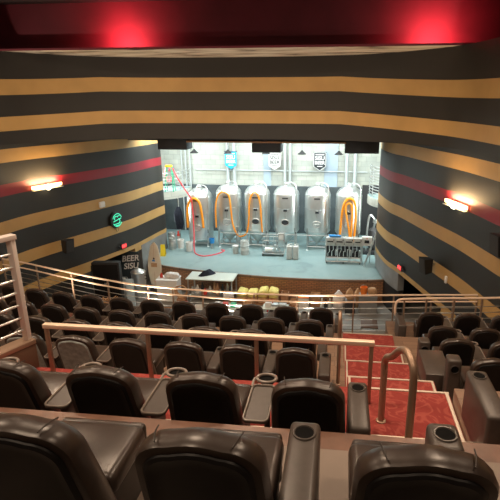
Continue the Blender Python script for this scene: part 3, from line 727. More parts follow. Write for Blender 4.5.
# balconies at both sides of the stage
def balcony(name, cx, cy, rx, ry, a0, a1, z, label, rails, rh=.9, rr=.014):
    t = thing(name, label, 'balcony', (cx, cy, z))
    P = [(rx*math.cos(a0+(a1-a0)*k/12), ry*math.sin(a0+(a1-a0)*k/12)) for k in range(13)]
    MB().prism([(0, 0)]+P, -.42, 0).build('slab', M['block'], t)
    MB().prism([(0, 0)]+[(x*.97, y*.97) for x, y in P], 0.001, .012).build('deck', M['epoxy'], t)
    for k in range(rails): MB().tube([(x*.96, y*.96, .14+rh*k/(rails-1)) for x, y in P], rr if k < rails-1 else .025, 6).build('rail_bar', M['steel_dull'], t)
    for k in (0, 4, 8, 12): x, y = P[k]; MB().tube([(x*.96, y*.96, 0), (x*.96, y*.96, rh+.14)], .022, 6).build('rail_post', M['steel_dull'], t)
balcony('stage_balcony', -11.5, 27.2, 2.75, 2.3, -PI/2, .2, 4.35, 'curved concrete balcony with thin rails at the left of the stage', 6)
balcony('stage_balcony', 3.35, 26.3, 1.85, 2.0, -PI/2, -PI-.2, 4.3, 'curved balcony with thin white rails at the right of the stage', 11, 1.5, .022)
# stepladder on the left balcony
t = thing('stepladder', 'green stepladder with yellow top on the left balcony', 'ladder', (-9.45, 25.75, 4.365))
for s in (-1, 1):
    MB().tube([(s*.24, -.14, 0), (s*.15, .0, 1.38)], .03, 6).build('rail', M['green'], t)
    MB().tube([(s*.24, .22, 0), (s*.15, .06, 1.38)], .025, 6).build('rear_rail', M['green'], t)
for k in range(1, 5):
    f = k/5; MB().box(-.24+.09*f, .24-.09*f, -.16+.14*f, -.07+.14*f, 1.38*f-.015, 1.38*f+.015).build('tread', M['steel_dull'], t)
MB().box(-.19, .19, -.06, .12, 1.36, 1.46, .015).build('top_cap', M['yellow'], t)

# ------------------------------------------------------------ things on the stage floor
SZ = 1.15
def bucket(x, y, label, h=.36, r=.16, m='white', lid=None):
    t = thing('bucket', label, 'bucket', (x, y, SZ))
    MB().lathe([(r*.85, 0), (r*.88, .02), (r, h*.97), (r*1.05, h*.97), (r*1.05, h), (r*.9, h), (r*.8, .04)], 20).build('pail', M[m], t)
    if lid: MB().lathe([(r*1.06, h), (r*1.06, h+.03), (.01, h+.035)], 20).build('lid', M[lid], t)
    MB().tube([(r*1.04*math.cos(PI*k/10), -r*.4, h*.8-.12*math.sin(PI*k/10)) for k in range(11)], .008, 5).build('handle', M['steel_dull'], t)
bucket(-8.95, 25.5, 'white bucket left of the leftmost tank, farther one', .5, .19)
bucket(-8.30, 25.0, 'white bucket in front of the leftmost tank, nearer one', .52, .19)
bucket(-5.62, 24.85, 'short white bucket beside the steel keg', .42, .17, 'jug', 'white')
t = thing('tap_valve', 'bright blue pail between the first and second tanks', 'bucket', (-7.12, 25.5, SZ)); t.name = 'pail'
MB().lathe([(.12, .35), (.16, .62), (.14, .62), (.10, .37)], 16).build('pail_body', M['blue_plastic'], t); MB().tube([(0, 0, 0), (0, 0, .36)], .06, 8).build('stand', M['steel_dull'], t)
def keg(name, x, y, z, label, r=.2, h=.62, m='steel_dull'):
    t = thing(name, label, 'keg', (x, y, z))
    MB().lathe([(r*.9, 0), (r*.95, .02), (r*.9, .07), (r, .1), (r, h*.3), (r*1.04, h*.33), (r, h*.36), (r, h*.64), (r*1.04, h*.67), (r, h*.7), (r, h-.1), (r*.8, h-.05), (.05, h-.04)], 24).build('barrel', M[m], t)
    q = MB(); q.lathe([(r*.85, h-.09), (r*.95, h-.06), (r*.92, h+.04), (r*.86, h+.04), (r*.8, h-.06)], 24, cap=False); q.build('rim', M[m], t)
    MB().tube([(0, 0, h-.05), (0, 0, h+.03)], .03, 8).build('valve', M['steel'], t)
keg('keg', -5.08, 24.75, SZ, 'pale steel keg on the stage before the second tank', .24, .75, 'jug')
keg('keg', -9.6, 25.9, SZ, 'steel keg at the far left of the stage by the wall', .22, .75)
keg('keg', -9.35, 25.25, SZ, 'steel keg nearest the left striped wall on the stage', .22, .62)
t = thing('fire_extinguisher', 'red topped cylinder beside the buckets at the left of the stage', 'extinguisher', (-9.22, 25.95, SZ))
MB().lathe([(.09, 0), (.1, .03), (.1, .62), (.04, .74), (.035, .8)], 16).build('cylinder', M['steel_dull'], t); MB().lathe([(.1, .6), (.102, .62), (.05, .75), (.05, .86), (.02, .88)], 16).build('top', M['red_thing'], t)
# hanging navy coat bundle
t = thing('coat_bundle', 'navy cloth bundle hanging under the left balcony', 'cloth', (-9.22, 26.2, SZ))
b = MB(); L = []
for k in range(9):
    z = .95+1.3*k/8; rr = (.16, .20, .24, .25, .23, .24, .21, .15, .07)[k]
    L.append([((rr+.035*math.sin(5*a+k*.4))*math.cos(a)+.03*math.sin(k), (.6*rr+.02*math.sin(4*a))*math.sin(a), z) for a in [2*PI*j/16 for j in range(16)]])
b.loops(L); b.build('cloth', M['navy'], t); MB().tube([(0, 0, 2.2), (0, 0, 2.7)], .015, 5).build('hook', M['dark'], t)
MB().tube([(0, .1, 0), (0, .1, 2.7), (.02, 0, 2.72)], .025, 6).build('stand_pole', M['steel_dull'], t)
# yellow floor sign
t = thing('floor_sign', 'yellow folding caution sign at the left edge of the stage', 'floor sign', (-9.45, 24.0, SZ), .2)
for s in (-1, 1):
    b = MB(); b.loops([[(-.14, s*.16, 0), (.14, s*.16, 0), (.11, s*.015, .62), (-.11, s*.015, .62)], [(-.14, s*.16+.015, 0), (.14, s*.16+.015, 0), (.11, s*.015+.015, .62), (-.11, s*.015+.015, .62)]]); b.build('panel', M['yellow'], t, smooth=False)
# pump cart
t = thing('pump_cart', 'steel pump cart with control box before the fourth tank', 'cart', (-3.5, 24.75, SZ))
MB().box(-.62, .62, -.25, .25, .12, .17, .01).build('deck', M['steel_dull'], t)
for sx in (-1, 1):
    for sy in (-1, 1):
        MB().lathe([(.06, -.02), (.065, 0), (.06, .02)], 12).build('caster', M['black'], t, (sx*.55, sy*.2, .065)).rotation_euler = (0, PI/2, 0)
for z in (.45, .75, 1.0):
    MB().tube([(-.62, .2, z), (.62, .2, z)], .022, 6).build('frame_bar', M['steel_dull'], t)
for x in (-.6, .0, .6): MB().tube([(x, .2, .14), (x, .2, 1.05)], .022, 6).build('frame_post', M['steel_dull'], t)
c = MB().box(.28, .62, -.2, .12, .55, 1.30, .02).build('control_box', M['steel_dull'], t)
MB().box(.33, .57, -.215, -.2, .95, 1.2).build('screen', M['white'], c); MB().lathe([(.02, 0), (.02, .02)], 10).build('button', M['red_thing'], c, (.6, -.21, .9)).rotation_euler = (PI/2, 0, 0)
p = MB().tube([(-.45, 0, .32), (-.05, 0, .32)], .12, 14).build('pump_motor', M['steel'], t); MB().lathe([(.14, -.05), (.17, 0), (.14, .05)], 16).build('pump_head', M['steel_dull'], t, (.08, 0, .32)).rotation_euler = (0, PI/2, 0)
MB().tube(smooth_path([(.1, 0, .45), (.1, -.1, .62), (.25, -.1, .5), (.4, -.15, .3)], 4), .035, 8).build('pipe', M['steel'], t)
# two tall jugs
for k, x in enumerate((-2.56, -2.22)):
    t = thing('jerry_can', 'tall grey plastic jug on the stage, %s of the pair' % ('left' if k == 0 else 'right'), 'jug', (x, 24.2, SZ), group='pair of tall grey jugs')
    MB().box(-.15, .15, -.16, .16, 0, .74, .05, 3).build('can_body', M['jug'], t); MB().lathe([(.05, .73), (.06, .74), (.06, .82), (.01, .825)], 14, (-.05, 0, 0)).build('cap', M['white'], t)
    MB().tube(smooth_path([(.0, 0, .74), (.02, 0, .84), (.12, 0, .84), (.13, 0, .72)], 4), .02, 6).build('handle', M['jug'], t)

# canning line
t = thing('canning_machine', 'steel canning machine with white control panels at the right of the stage', 'machine', (.28, 24.0, SZ))
fr_ = MB()
for x in (-.9, -.3, .3, .9):
    for y in (-.3, .3): fr_.tube([(x, y, .1), (x, y, 1.0)], .025, 6)
for z in (.12, .34, .98):
    for y in (-.3, .3): fr_.tube([(-.92, y, z), (.92, y, z)], .025, 6)
    for x in (-.9, .9): fr_.tube([(x, -.3, z), (x, .3, z)], .025, 6)
fr_.build('frame', M['steel_dull'], t)
for sx in (-1, 0, 1):
    MB().tube([(sx*.85-.02, -.3, .055), (sx*.85+.02, -.3, .055)], .055, 12).build('caster', M['black'], t)
for k, (x0, x1) in enumerate(((-.9, -.45), (-.43, .02), (.04, .49), (.51, .92))):
    c = MB().box(x0, x1, -.34, -.05, .98, 1.38, .015).build('control_panel', M['jug'], t)
    MB().box(x0+.06, x1-.08, -.35, -.338, 1.16, 1.22).build('slot', M['gauge'], c); MB().lathe([(.03, 0), (.03, .03)], 10).build('knob', M['black'], c, (x1-.06, -.34, 1.28)).rotation_euler = (PI/2, 0, 0)
MB().box(-.75, -.15, -.3, -.1, 1.42, 1.50, .01).build('blue_label_bar', M['blue_plastic'], t)
MB().box(-.88, .88, .27, .29, .14, .96).build('rear_panel', M['dark'], t)
for k in range(4): MB().box(-.82+.42*k, -.5+.42*k, -.02, .2, .36, .62+.1*(k % 2), .02).build('pump_block', M['dark'] if k % 2 else M['gauge'], t)
b = MB()
for k in range(9):
    x = -.8+.2*k; b.tube([(x, -.15, .36), (x, -.15, .5+.12*(k % 3)), (x+.08, -.2, .62+.1*(k % 2)), (x+.06, -.2, .97)], .02, 6)
b.build('pipe_cluster', M['steel'], t)
for k in range(5): MB().lathe([(.075, 0), (.09, .03), (.09, .22), (.05, .3)], 14, (-.72+.36*k, .05, .36)).build('filling_head', M['gauge'] if k % 2 == 0 else M['steel_dull'], t)
t = thing('control_cabinet', 'white control box with dark screen on a stand right of the canning machine', 'control box', (1.45, 24.05, SZ))
c = MB().box(-.25, .27, -.12, .12, .93, 1.40, .02).build('cabinet', M['white'], t); MB().box(-.12, .12, -.135, -.12, 1.08, 1.24).build('screen', M['gauge'], c); MB().lathe([(.03, 0), (.03, .03)], 10).build('button', M['red_thing'], c, (.0, -.13, 1.33)).rotation_euler = (PI/2, 0, 0)
for x in (-.2, .2): MB().tube([(x, 0, 0), (x, 0, .95)], .025, 6).build('leg', M['steel_dull'], t)
t = thing('step_ladder', 'leaning aluminium stepladder at the right edge of the stage', 'ladder', (1.45, 23.55, SZ), -.15)
for s in (-1, 1):
    MB().tube([(-.1, s*.2, .0), (.42, s*.16, 1.75)], .035, 6).build('rail', M['steel'], t)
    MB().tube([(.44, s*.2, .55), (.42, s*.14, 1.7)], .025, 6).build('rear_rail', M['steel'], t)
for k in range(1, 6):
    f = k/6; MB().box(-.1+.52*f-.05, -.1+.52*f+.05, -.19+.03*f, .19-.03*f, 1.75*f-.015, 1.75*f+.015).build('tread', M['steel_dull'], t)
# equipment behind right: pump station
t = thing('pump_station', 'dark pipework and steel vessel behind the canning machine at the right', 'machine', (1.62, 25.6, SZ))
MB().box(-.3, .6, -.2, .5, 0, .2, .02).build('skid', M['dark'], t); MB().lathe([(.1, .2), (.25, .35), (.25, 1.3), (.1, 1.45)], 20, (.25, .2, 0)).build('vessel', M['dark'], t)
MB().tube(smooth_path([(.25, .2, 1.4), (.3, .0, 1.9), (.0, -.15, 2.2), (-.1, -.1, 1.2), (-.1, 0, .2)], 6), .05, 8).build('pipe', M['steel_dull'], t)
MB().lathe([(.02, 0), (.16, .05), (.16, .2), (.02, .22)], 16, (.35, -.05, 1.75)).build('motor', M['steel_dull'], t)

# ------------------------------------------------------------ hall floor in front of the stage
# work table
t = thing('work_table', 'long pale-topped work table before the stage', 'table', (-5.92, 21.0, 0), -.01)
MB().box(-1.15, 1.13, -.56, .50, 1.17, 1.22, .008).build('table_top', M['tabletop'], t)
for sx in (-1, 1):
    for sy in (-.50, .44): MB().box(sx*1.05-.03, sx*1.05+.03, sy-.03, sy+.03, 0, 1.17).build('leg', M['steel_dull'], t)
MB().box(-1.05, 1.05, -.50, .44, .33, .36).build('lower_shelf', M['steel_dull'], t)
b = MB(); L = []
for k in range(6):
    z = .002+.05*k; s = 1-.14*k
    L.append([((.42*s+.05*math.sin(3*a))*math.cos(a)*1.0, (.17*s+.03*math.sin(2*a+1))*math.sin(a)+.1*math.cos(a), z) for a in [2*PI*j/18 for j in range(18)]])
tag(b.loops(L).build('dark_cloth', M['navy'], None, (-6.2, 21.08, 1.222), .35), 'crumpled dark cloth lying on the pale work table', 'cloth')
random.seed(3)
shelfm = ['steel_dull', 'white', 'dark', 'red_thing', 'jug', 'kraft', 'card', 'gauge', 'steel_dull', 'dark']
shelfn = ['pale steel', 'white', 'black', 'red', 'grey', 'tan', 'brown', 'dark glass', 'silver', 'charcoal']
for k in range(10):
    x = -6.85+.205*k; h = random.uniform(.3, .6); w = random.uniform(.065, .09)
    tag(MB().lathe([(w, 0), (w*1.05, .02), (w, h*.7), (w*.5, h*.85), (w*.5, h)], 14, (x, 20.75+.12*(k % 3), .365)).build('canister', M[shelfm[k]]), '%s canister on the shelf under the pale work table, %s from the left' % (shelfn[k], ONES[k+1]), 'canister', 'canisters under the work table')
def crate(name, x, y, z, w, d, h, m, label, cat='box', rz=0., lid=None):
    t = thing(name, label, cat, (x, y, z), rz)
    b = MB(); b.box(-w/2, w/2, -d/2, d/2, 0, .02); b.box(-w/2, w/2, -d/2, -d/2+.02, .02, h); b.box(-w/2, w/2, d/2-.02, d/2, .02, h); b.box(-w/2, -w/2+.02, -d/2+.02, d/2-.02, .02, h); b.box(w/2-.02, w/2, -d/2+.02, d/2-.02, .02, h)
    b.build('box_body', M[m], t, smooth=False)
    if lid: MB().box(-w/2-.01, w/2+.01, -d/2-.01, d/2+.01, h, h+.04, .01).build('lid', M[lid], t)
    else: MB().box(-w/2+.02, w/2-.02, -d/2+.02, d/2-.02, h*.6, h*.7).build('contents', M['card'], t)
    return t
def bag(name, x, y, z, rx, ry, h, m, label, cat='bag', rz=0., seed=0, knot=False):
    b = MB(); L = []; rnd = random.Random(seed); ph = [rnd.uniform(0, 6) for _ in range(4)]
    for k in range(10):
        u = k/9; s = max(.3, 1-abs(2*u*.97-.97)**4)**.36
        if knot and u > .6: s *= 1-.75*(u-.6)/.4
        L.append([((rx*s*(1+.08*math.sin(3*a+ph[0]+u*3)+.05*math.sin(7*a+ph[1])))*math.copysign(abs(math.cos(a))**.55, math.cos(a)), (ry*s*(1+.08*math.sin(2*a+ph[2])))*math.copysign(abs(math.sin(a))**.7, math.sin(a)), h*u) for a in [2*PI*j/24 for j in range(24)]])
    return tag(b.loops(L).build(name, M[m], None, (x, y, z), rz), label, cat)
# white tote left with red bits
t = thing('storage_tote', 'white plastic tote left of the work table', 'tote', (-8.02, 20.78, 0), .03)
MB().box(-.5, .5, -.34, .34, 0, 1.06, .05, 3).build('tote_body', M['white'], t); MB().box(-.53, .53, -.37, .37, 1.06, 1.11, .02).build('rim', M['white'], t)
bag('plastic_bag', -7.85, 20.85, 1.11, .34, .2, .24, 'white_bag', 'white plastic bag on top of the white tote', 'bag', 0, 4)
tag(MB().lathe([(.06, 0), (.07, .02), (.07, .14), (.03, .2), (.03, .24)], 14, (-8.36, 20.78, 1.11)).build('bottle', M['red_thing']), 'small red bottle on the left end of the white tote', 'bottle')
t = thing('hose_coil', 'tan hose coil standing between the tote and the work table', 'coil', (-7.2, 20.12, 0))
for k in range(4): MB().tube([((.30-.02*k)*math.cos(2*PI*j/28), -.05+.05*k, .72+(.30-.02*k)*math.sin(2*PI*j/28)) for j in range(28)], .028, 6, closed=True).build('loop', M['straw'], t)
MB().box(-.2, .2, -.15, .2, 0, .39, .02).build('stand', M['card'], t)
# yellow sacks on a pallet
t = thing('pallet', 'wooden pallet under the yellow sacks before the stage', 'pallet', (-3.7, 20.75, 0))
for k in range(5): MB().box(-1.0, 1.0, -.4+.17*k, -.28+.17*k, .10, .13).build('board', M['card'], t)
for x in (-.9, 0, .9): MB().box(x-.05, x+.05, -.4, .4, 0, .10).build('bearer', M['card'], t)
for k, x in enumerate((-4.42, -3.92, -3.42, -2.93)):
    nm = ('leftmost', 'second from left', 'third from left', 'rightmost')[k]
    tag(MB().box(-.235, .235, -.36, .36, 0, .29, .10, 4).build('grain_sack', M['kraft'], None, (x, 20.75, .13)), 'brown lower sack on the pallet, %s' % nm, 'sack', 'sacks on the pallet')
    h = .27+(.09 if k > 1 else 0)
    g = MB().box(-.235, .235, -.36, .36, 0, h, .11, 4)
    for v in g.bm.verts: v.co.z *= 1-.10*math.sin(9*v.co.x+k*2)*(v.co.z > .1); v.co.x *= 1-.06*abs(v.co.y)/.36
    tag(g.build('grain_sack', M['sack'], None, (x+.005, 20.75, .42), .02*(k-1.5)), 'pale yellow sack on top of the pallet stack, %s' % nm, 'sack', 'sacks on the pallet')
crate('carton', -4.98, 20.18, 0, .44, .4, .36, 'card', 'cardboard carton left of the yellow sacks', 'carton', .05)
bag('plastic_bag', -4.98, 20.2, .37, .24, .2, .38, 'white_bag', 'white bag on the cardboard carton left of the yellow sacks', 'bag', 0, 21)
crate('carton', -2.4, 20.85, 0, .34, .34, .62, 'card', 'tall brown carton right of the yellow sacks', 'carton', -.1)
crate('carton', -1.95, 20.7, 0, .36, .36, .3, 'kraft', 'short tan carton between the brown and white ones', 'carton')
crate('carton', -1.52, 20.75, 0, .48, .4, .45, 'white', 'white box with orange lid before the stage', 'box', .04, 'orange_plastic')
crate('crate', -.98, 20.9, 0, .44, .4, .40, 'card', 'brown crate right of the orange-lidded box', 'crate', -.03)
crate('crate', -.98, 20.9, .41, .42, .38, .18, 'kraft', 'shallow tan crate stacked on the brown crate', 'crate', -.1)
for k, (m, lab) in enumerate((('white', 'white bottle in the row before the stage'), ('dark', 'black bottle in the row before the stage'), ('jug', 'grey bottle in the row before the stage'))):
    tag(MB().lathe([(.075, 0), (.085, .02), (.085, .3), (.035, .42), (.035, .5)], 14, (-.66+.18*k, 20.55, 0)).build('bottle', M[m]), lab, 'bottle', 'bottles before the stage')
bag('plastic_bag', .10, 20.75, 0, .28, .3, .85, 'white_bag', 'large white plastic bag slumped before the stage front', 'bag', 0, 31, True)
crate('storage_cabinet', .62, 20.3, 0, .45, .45, .55, 'dark', 'dark grey box right of the large white bag', 'box', 0, 'grey_paint')
crate('storage_cabinet', 1.42, 20.45, 0, .80, .5, .78, 'grey_paint', 'grey cabinet at the right end of the stage front', 'cabinet', 0, 'grey_paint')
bag('paper_sack', .60, 20.35, .60, .17, .15, .55, 'kraft', 'upright tan paper sack on the dark grey box', 'sack', 0, 41, True)
bag('paper_sack', .98, 20.95, 0, .2, .18, .92, 'kraft', 'brown paper sack between the grey boxes', 'sack', .3, 42, True)
t = thing('bucket', 'orange bucket on the grey cabinet', 'bucket', (1.22, 20.45, .83))
MB().lathe([(.13, 0), (.17, .36), (.15, .36), (.12, .03)], 18).build('pail', M['orange_plastic'], t); MB().tube([(.165*math.cos(PI*k/10), 0, .3+.16*math.sin(PI*k/10)) for k in range(11)], .008, 5).build('handle', M['steel_dull'], t)
bag('plastic_bag', 1.6, 20.5, .83, .2, .16, .3, 'kraft', 'crumpled tan bag beside the orange bucket', 'bag', 0, 51)
# low tables and stools on the hall floor
def low_table(x, y, w, d, h, m, label, name='low_table'):
    t = thing(name, label, 'table', (x, y, 0))
    MB().box(-w/2, w/2, -d/2, d/2, h-.05, h, .01).build('table_top', M[m], t)
    for sx in (-1, 1):
        for sy in (-1, 1): MB().box(sx*(w/2-.05)-.025, sx*(w/2-.05)+.025, sy*(d/2-.05)-.025, sy*(d/2-.05)+.025, 0, h-.05).build('leg', M['steel_dull'], t)
low_table(1.32, 17.6, .66, .8, .78, 'dark_wood', 'dark square table on the hall floor beyond the right railing')
low_table(-2.6, 18.9, 1.1, .6, .72, 'tabletop', 'pale low table beyond the railing before the yellow sacks')
low_table(-4.7, 18.7, 1.2, .6, .72, 'tabletop', 'pale low table beyond the railing before the work table')
for k, (x, y, w, h, m, c) in enumerate(((-2.9, 18.9, .14, .2, 'white', 'white'), (-2.6, 18.85, .12, .16, 'steel_dull', 'silver'), (-2.3, 18.95, .16, .12, 'jug', 'grey'))):
    tag(MB().box(-w, w, -.14, .14, 0, h, .02).build('container', M[m], None, (x, y, .72)), '%s container on the pale low table before the yellow sacks' % c, 'container')
for k, (x, m, c) in enumerate(((-5.1, 'white', 'white'), (-4.75, 'red_thing', 'red'), (-4.4, 'green', 'green'))):
    tag(MB().box(-.12, .12, -.12, .12, 0, .16, .02).build('container', M[m], None, (x, 18.7, .72)), '%s container on the pale low table before the work table' % c, 'container')
# left passage: black loudspeaker, poster, boiler, surfboard, panel, straw pile
t = thing('loudspeaker', 'large black loudspeaker cabinet below the left wall', 'loudspeaker', (-10.12, 19.15, 0), .12)
MB().box(-.60, .60, -.4, -.05, .08, 2.46, .03).build('cabinet', M['black'], t); MB().box(-.54, .54, -.415, -.4, .15, 2.38, .005).build('grille', M['shell'], t); MB().box(-.1, .1, -.425, -.414, 1.45, 1.53, .01).build('badge', M['steel_dull'], t)
for sx in (-1, 1):
    for sy in (-.34, -.12): MB().lathe([(.05, 0), (.05, .08)], 10, (sx*.5, sy, 0)).build('foot', M['dark'], t)
t = thing('banner_stand', 'black banner with slanted white lettering beside the loudspeaker', 'banner', (-10.42, 21.8, 0), -.0)
MB().box(-.85, .55, .0, .04, .05, 2.02, .005).build('fabric', M['poster'], t); MB().box(-.9, .6, -.1, .14, 0, .06, .01).build('foot', M['steel_dull'], t)
text_part('lettering', 'BEER', .42, M['print_white'], t, (.08, -.01, 1.66), (PI/2, -.12, 0), shear=.3, bold=.008); text_part('lettering', 'SISU', .42, M['print_white'], t, (.08, -.01, 1.26), (PI/2, -.12, 0), shear=.3, bold=.008)
b = MB(); rnd = random.Random(5)
for k in range(9):
    x = -.8+.08*k; z = 1.75+.03*k; b.box(x, x+.05, -.012, -.002, z, z+rnd.uniform(.15, .4))
b.build('printed_pattern', M['jug'], t)
tag(MB().box(-.18, .18, -.02, .02, 0, 1.55, .01).build('display_panel', M['pale_blue'], None, (-9.28, 19.3, 0), .1), 'pale blue panel standing right of the black loudspeaker', 'panel')
t = thing('brew_kettle', 'large steel kettle with handles left of the surfboard', 'kettle', (-9.62, 21.0, 0))
MB().lathe([(.34, 0), (.34, 1.25), (.36, 1.27), (.34, 1.3), (.2, 1.38), (.05, 1.42), (.05, 1.48)], 28).build('kettle_body', M['steel'], t)
for s in (-1, 1): MB().tube(smooth_path([(s*.34, -.05, .95), (s*.44, -.05, .95), (s*.44, -.05, 1.12), (s*.34, -.05, 1.12)], 4), .02, 6).build('handle', M['dark'], t)
keg('keg', -10.35, 20.9, 0, 'shorter steel keg left of the large kettle', .24, .9)
t = thing('surfboard', 'cream surfboard standing upright against the grey pier', 'surfboard', (-8.95, 21.38, .32))
t.rotation_euler = (-.08, 0, -.05)
b = MB(); L = []
for k in range(15):
    u = k/14; hw = .36*(math.sin(PI*(.06+.88*u))**.48) if k not in (0, 14) else .05
    hw *= (1.0 if u < .5 else 1-.25*(u-.5)/.5)
    L.append([(hw*math.cos(a), .05*math.sin(a)*(hw/.335+.15)+.04*(2*u-1)**2, 2.3*u) for a in [2*PI*j/20 for j in range(20)]])
b.loops(L); b.build('board', M['cream'], t)
MB().box(-.004, .004, -.056, -.048, .1, 2.2).build('stringer', M['card'], t); MB().box(-.15, .15, -.062, -.05, 1.08, 1.28).build('label_patch', M['kraft'], t); MB().box(-.09, .05, -.062, -.05, 1.36, 1.44).build('emblem', M['blue_plastic'], t); MB().box(-.04, .04, -.062, -.05, 1.46, 1.55).build('emblem', M['dark'], t)
b = MB().box(-.25, .25, -.12, .22, -.32, -.03, .01).build('stand', M['dark'], t)
b = MB(); rnd = random.Random(8)
for k in range(220):
    x, y = rnd.gauss(0, .28), rnd.gauss(0, .12); z = max(.02, .55-.6*abs(x)-.6*abs(y))*rnd.uniform(.3, 1)
    d = Vector((rnd.gauss(0, .3), rnd.gauss(0, .3), rnd.gauss(0, .25))); p = Vector((x, y, z+.03)); q = p+d*.5; q.z = max(.02, q.z)
    b.tube([p, q], .02, 4)
o = tag(b.build('straw_pile', M['straw'], None, (-9.75, 18.1, .56)), 'heap of tan straw on a low box before the black loudspeaker', 'straw'); o['kind'] = 'stuff'
crate('box', -9.75, 18.1, 0, 1.1, .55, .52, 'card', 'low brown box under the straw heap before the loudspeaker', 'box', 0, 'card')
# white goods along the left floor
crate('carton', -8.4, 18.7, 0, .5, .4, .5, 'white', 'white box on the floor beyond the left railing', 'box')
crate('carton', -7.5, 18.8, 0, .5, .4, .4, 'card', 'brown box on the floor beyond the left railing', 'carton', .2)
crate('carton', -6.7, 18.6, 0, .4, .35, .42, 'jug', 'pale grey box on the floor beyond the left railing', 'box', -.1)

# more goods standing on the hall floor between the railing and the stage
cols = ['white', 'card', 'jug', 'kraft', 'dark', 'red_thing', 'white', 'card', 'jug', 'kraft']
names_c = ['white', 'brown', 'pale grey', 'tan', 'black', 'red', 'small white', 'small brown', 'small grey', 'small tan']
rnd = random.Random(12)
for k in range(10):
    x = -6.1+.52*k + (.0 if k < 3 else .55); h = rnd.uniform(.3, .6)
    if abs(x+4.7) < .8 or abs(x+2.6) < .75: yy = 19.75
    else: yy = 19.2
    crate('carton', x, yy, 0, rnd.uniform(.3, .42), .36, h, cols[k], '%s carton in the loose row on the hall floor, %s from the left' % (names_c[k], ONES[k+1]), 'carton', rnd.uniform(-.2, .2))
crate('crate', -7.0, 19.5, 0, .5, .4, .42, 'red_thing', 'red crate on the floor before the left end of the work table', 'crate', .15)
# ------------------------------------------------------------ light
def area(name, loc, rot, size, energy, color, parent=None, sizey=None):
    l = bpy.data.lights.new(name, 'AREA'); l.energy = energy; l.color = color; l.size = size
    if sizey: l.shape = 'RECTANGLE'; l.size_y = sizey
    o = bpy.data.objects.new(name, l); C.objects.link(o); o.location = loc; o.rotation_euler = rot
    if parent: o.parent = parent
    return o
def spot(name, loc, target, energy, color, size, blend=.6, soft=.15, parent=None):
    l = bpy.data.lights.new(name, 'SPOT'); l.energy = energy; l.color = color; l.spot_size = math.radians(size); l.spot_blend = blend; l.shadow_soft_size = soft
    o = bpy.data.objects.new(name, l); C.objects.link(o); o.location = loc
    o.rotation_euler = (Vector(target)-Vector(loc)).to_track_quat('-Z', 'Y').to_euler()
    return o
for pos, tgt, lab in (((-12.15, 12.2, 8.6), (-5, 18.5, 10.8), 'added bronze fill light out of view on the left side wall beside the seats'), ((4.72, 10.6, 8.6), (-2, 18.5, 10.8), 'added bronze fill light out of view on the right side wall beside the seats')):
    t = thing('wall_fill_light', lab, 'wall lamp', pos)  # added out of view to brighten the soffit underside and bulkhead
    MB().lathe([(.05, -.2), (.14, -.05), (.16, 0), (.13, 0), (.04, -.15)], 18).build('lamp_shade', M['rail_paint'], t)
    sx = -1 if pos[0] < 0 else 1
    MB().tube([(0, 0, -.12), (sx*.22, 0, -.12)], .03, 8).build('bracket', M['rail_paint'], t)
    spot('wall_fill_bulb', (pos[0], pos[1], pos[2]+.05), tgt, 420, (1, .80, .60), 120, .8, .12)
for i, x in enumerate((-8.6, -5.8, -3.2, -.6)):
    t = thing('floor_fill_light', 'added fill light hidden on the walkway behind the front railing, %s from the left' % ONES[i+1], 'fill light', (x, 12.72, 2.45), group='added walkway fill lights')  # added behind the front-row seats to light the soffit from below
    MB().lathe([(.09, 0), (.1, .02), (.1, .12), (.085, .12)], 16).build('lamp_body', M['black'], t); MB().lathe([(.085, .1), (.08, .105), (.01, .105)], 16).build('lens', M['warm_led'], t)
    spot('floor_fill_bulb', (x, 12.72, 2.62), (x*.95-.2, 18.3, 10.8), 620, (1, .80, .60), 95, .9, .08)
STAGE = (.93, 1, .95)
for i, x in enumerate((-9.0, -6.4, -3.8, -1.2, 1.3)):
    for j, y in enumerate((24.4, 27.6)):
        t = thing('stage_light', 'bright stage ceiling light panel, %s from the left in the %s line' % (ONES[i+1], ('front', 'rear')[j]), 'ceiling light', (x, y, 8.48), group='stage ceiling light panels')
        MB().box(-.62, .62, -.32, .32, 0, .08, .01).build('housing', M['white'], t); MB().box(-.03, .03, -.03, .03, .08, .12).build('bracket', M['white'], t)
        MB().box(-.58, .58, -.28, .28, -.02, 0).build('diffuser', M['led'], t)
        area('stage_lamp', (x, y, 8.44), (0, 0, 0), 1.1, 52 if j == 0 else 42, STAGE, None, .5)
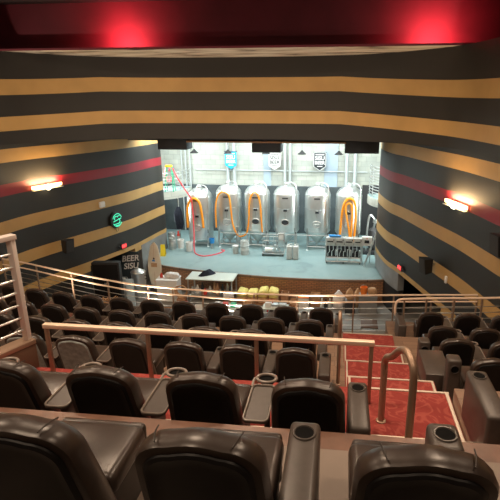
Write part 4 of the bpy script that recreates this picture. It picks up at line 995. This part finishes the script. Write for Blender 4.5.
for i, x in enumerate((-10, -6, -2, 2.2)):
    for j, y in enumerate((1.0, 5.0, 9.0)):
        t = thing('ceiling_downlight', 'round warm downlight in the auditorium ceiling, %s from the left in the %s line' % (ONES[i+1], ('rear', 'middle', 'front')[j]), 'ceiling light', (x, y, 12.4), group='auditorium downlights')
        MB().lathe([(.18, 0), (.18, -.03), (.14, -.03)], 20).build('trim_ring', M['white'], t); MB().lathe([(.14, -.02), (.13, -.025), (.01, -.025)], 20).build('lens', M['warm_led'], t)
        spot('downlight', (x, y, 12.3), (x, y+2, 0), (230, 430, 640)[j], (1, .74, .52), 158, .7, .12)

for i, x in enumerate((-8.2, -5.4, -2.6, .2)):
    t = thing('stage_fill_bar', 'added fill light bar hidden behind the header, %s from the left' % ONES[i+1], 'stage light', (x, 22.95, 7.9), group='added fill lights behind the stage header')  # added unseen fill, thrown onto the tank fronts
    MB().box(-.5, .5, -.08, .08, -.06, .08, .02).build('housing', M['black'], t); MB().box(-.03, .03, -.03, .03, .08, .7).build('hanger', M['black'], t)
    area('bar_fill_lamp', (x, 23.06, 7.84), (math.radians(52), 0, 0), .9, 175, STAGE, None, .14)
for nm, x, y, rz in (('left', -10.35, 26.25, -60), ('right', 2.75, 24.75, 60)):
    t = thing('side_fill_tube', 'added vertical fill tube hidden on the %s inner side of the stage opening' % nm, 'stage light', (x, y, 1.15))  # added out of sight to put upright highlights on the tank sides
    MB().tube([(0, 0, 0), (0, 0, 5.6)], .035, 8).build('stand', M['black'], t); MB().box(-.06, .06, -.06, .06, 1.0, 5.6, .02).build('housing', M['white'], t)
    a = area('side_fill_lamp', (x+(.12 if x < -5 else -.12), y+.05, 4.5), (PI/2, 0, math.radians(rz)), .12, 170, STAGE, None, 4.4)
sc = bpy.context.scene
w = bpy.data.worlds.new('world'); sc.world = w; w.use_nodes = True
w.node_tree.nodes['Background'].inputs[0].default_value = (.05, .05, .06, 1); w.node_tree.nodes['Background'].inputs[1].default_value = .1
sc.view_settings.view_transform = 'Standard'; sc.view_settings.look = 'None'; sc.view_settings.exposure = .22; sc.view_settings.gamma = 1
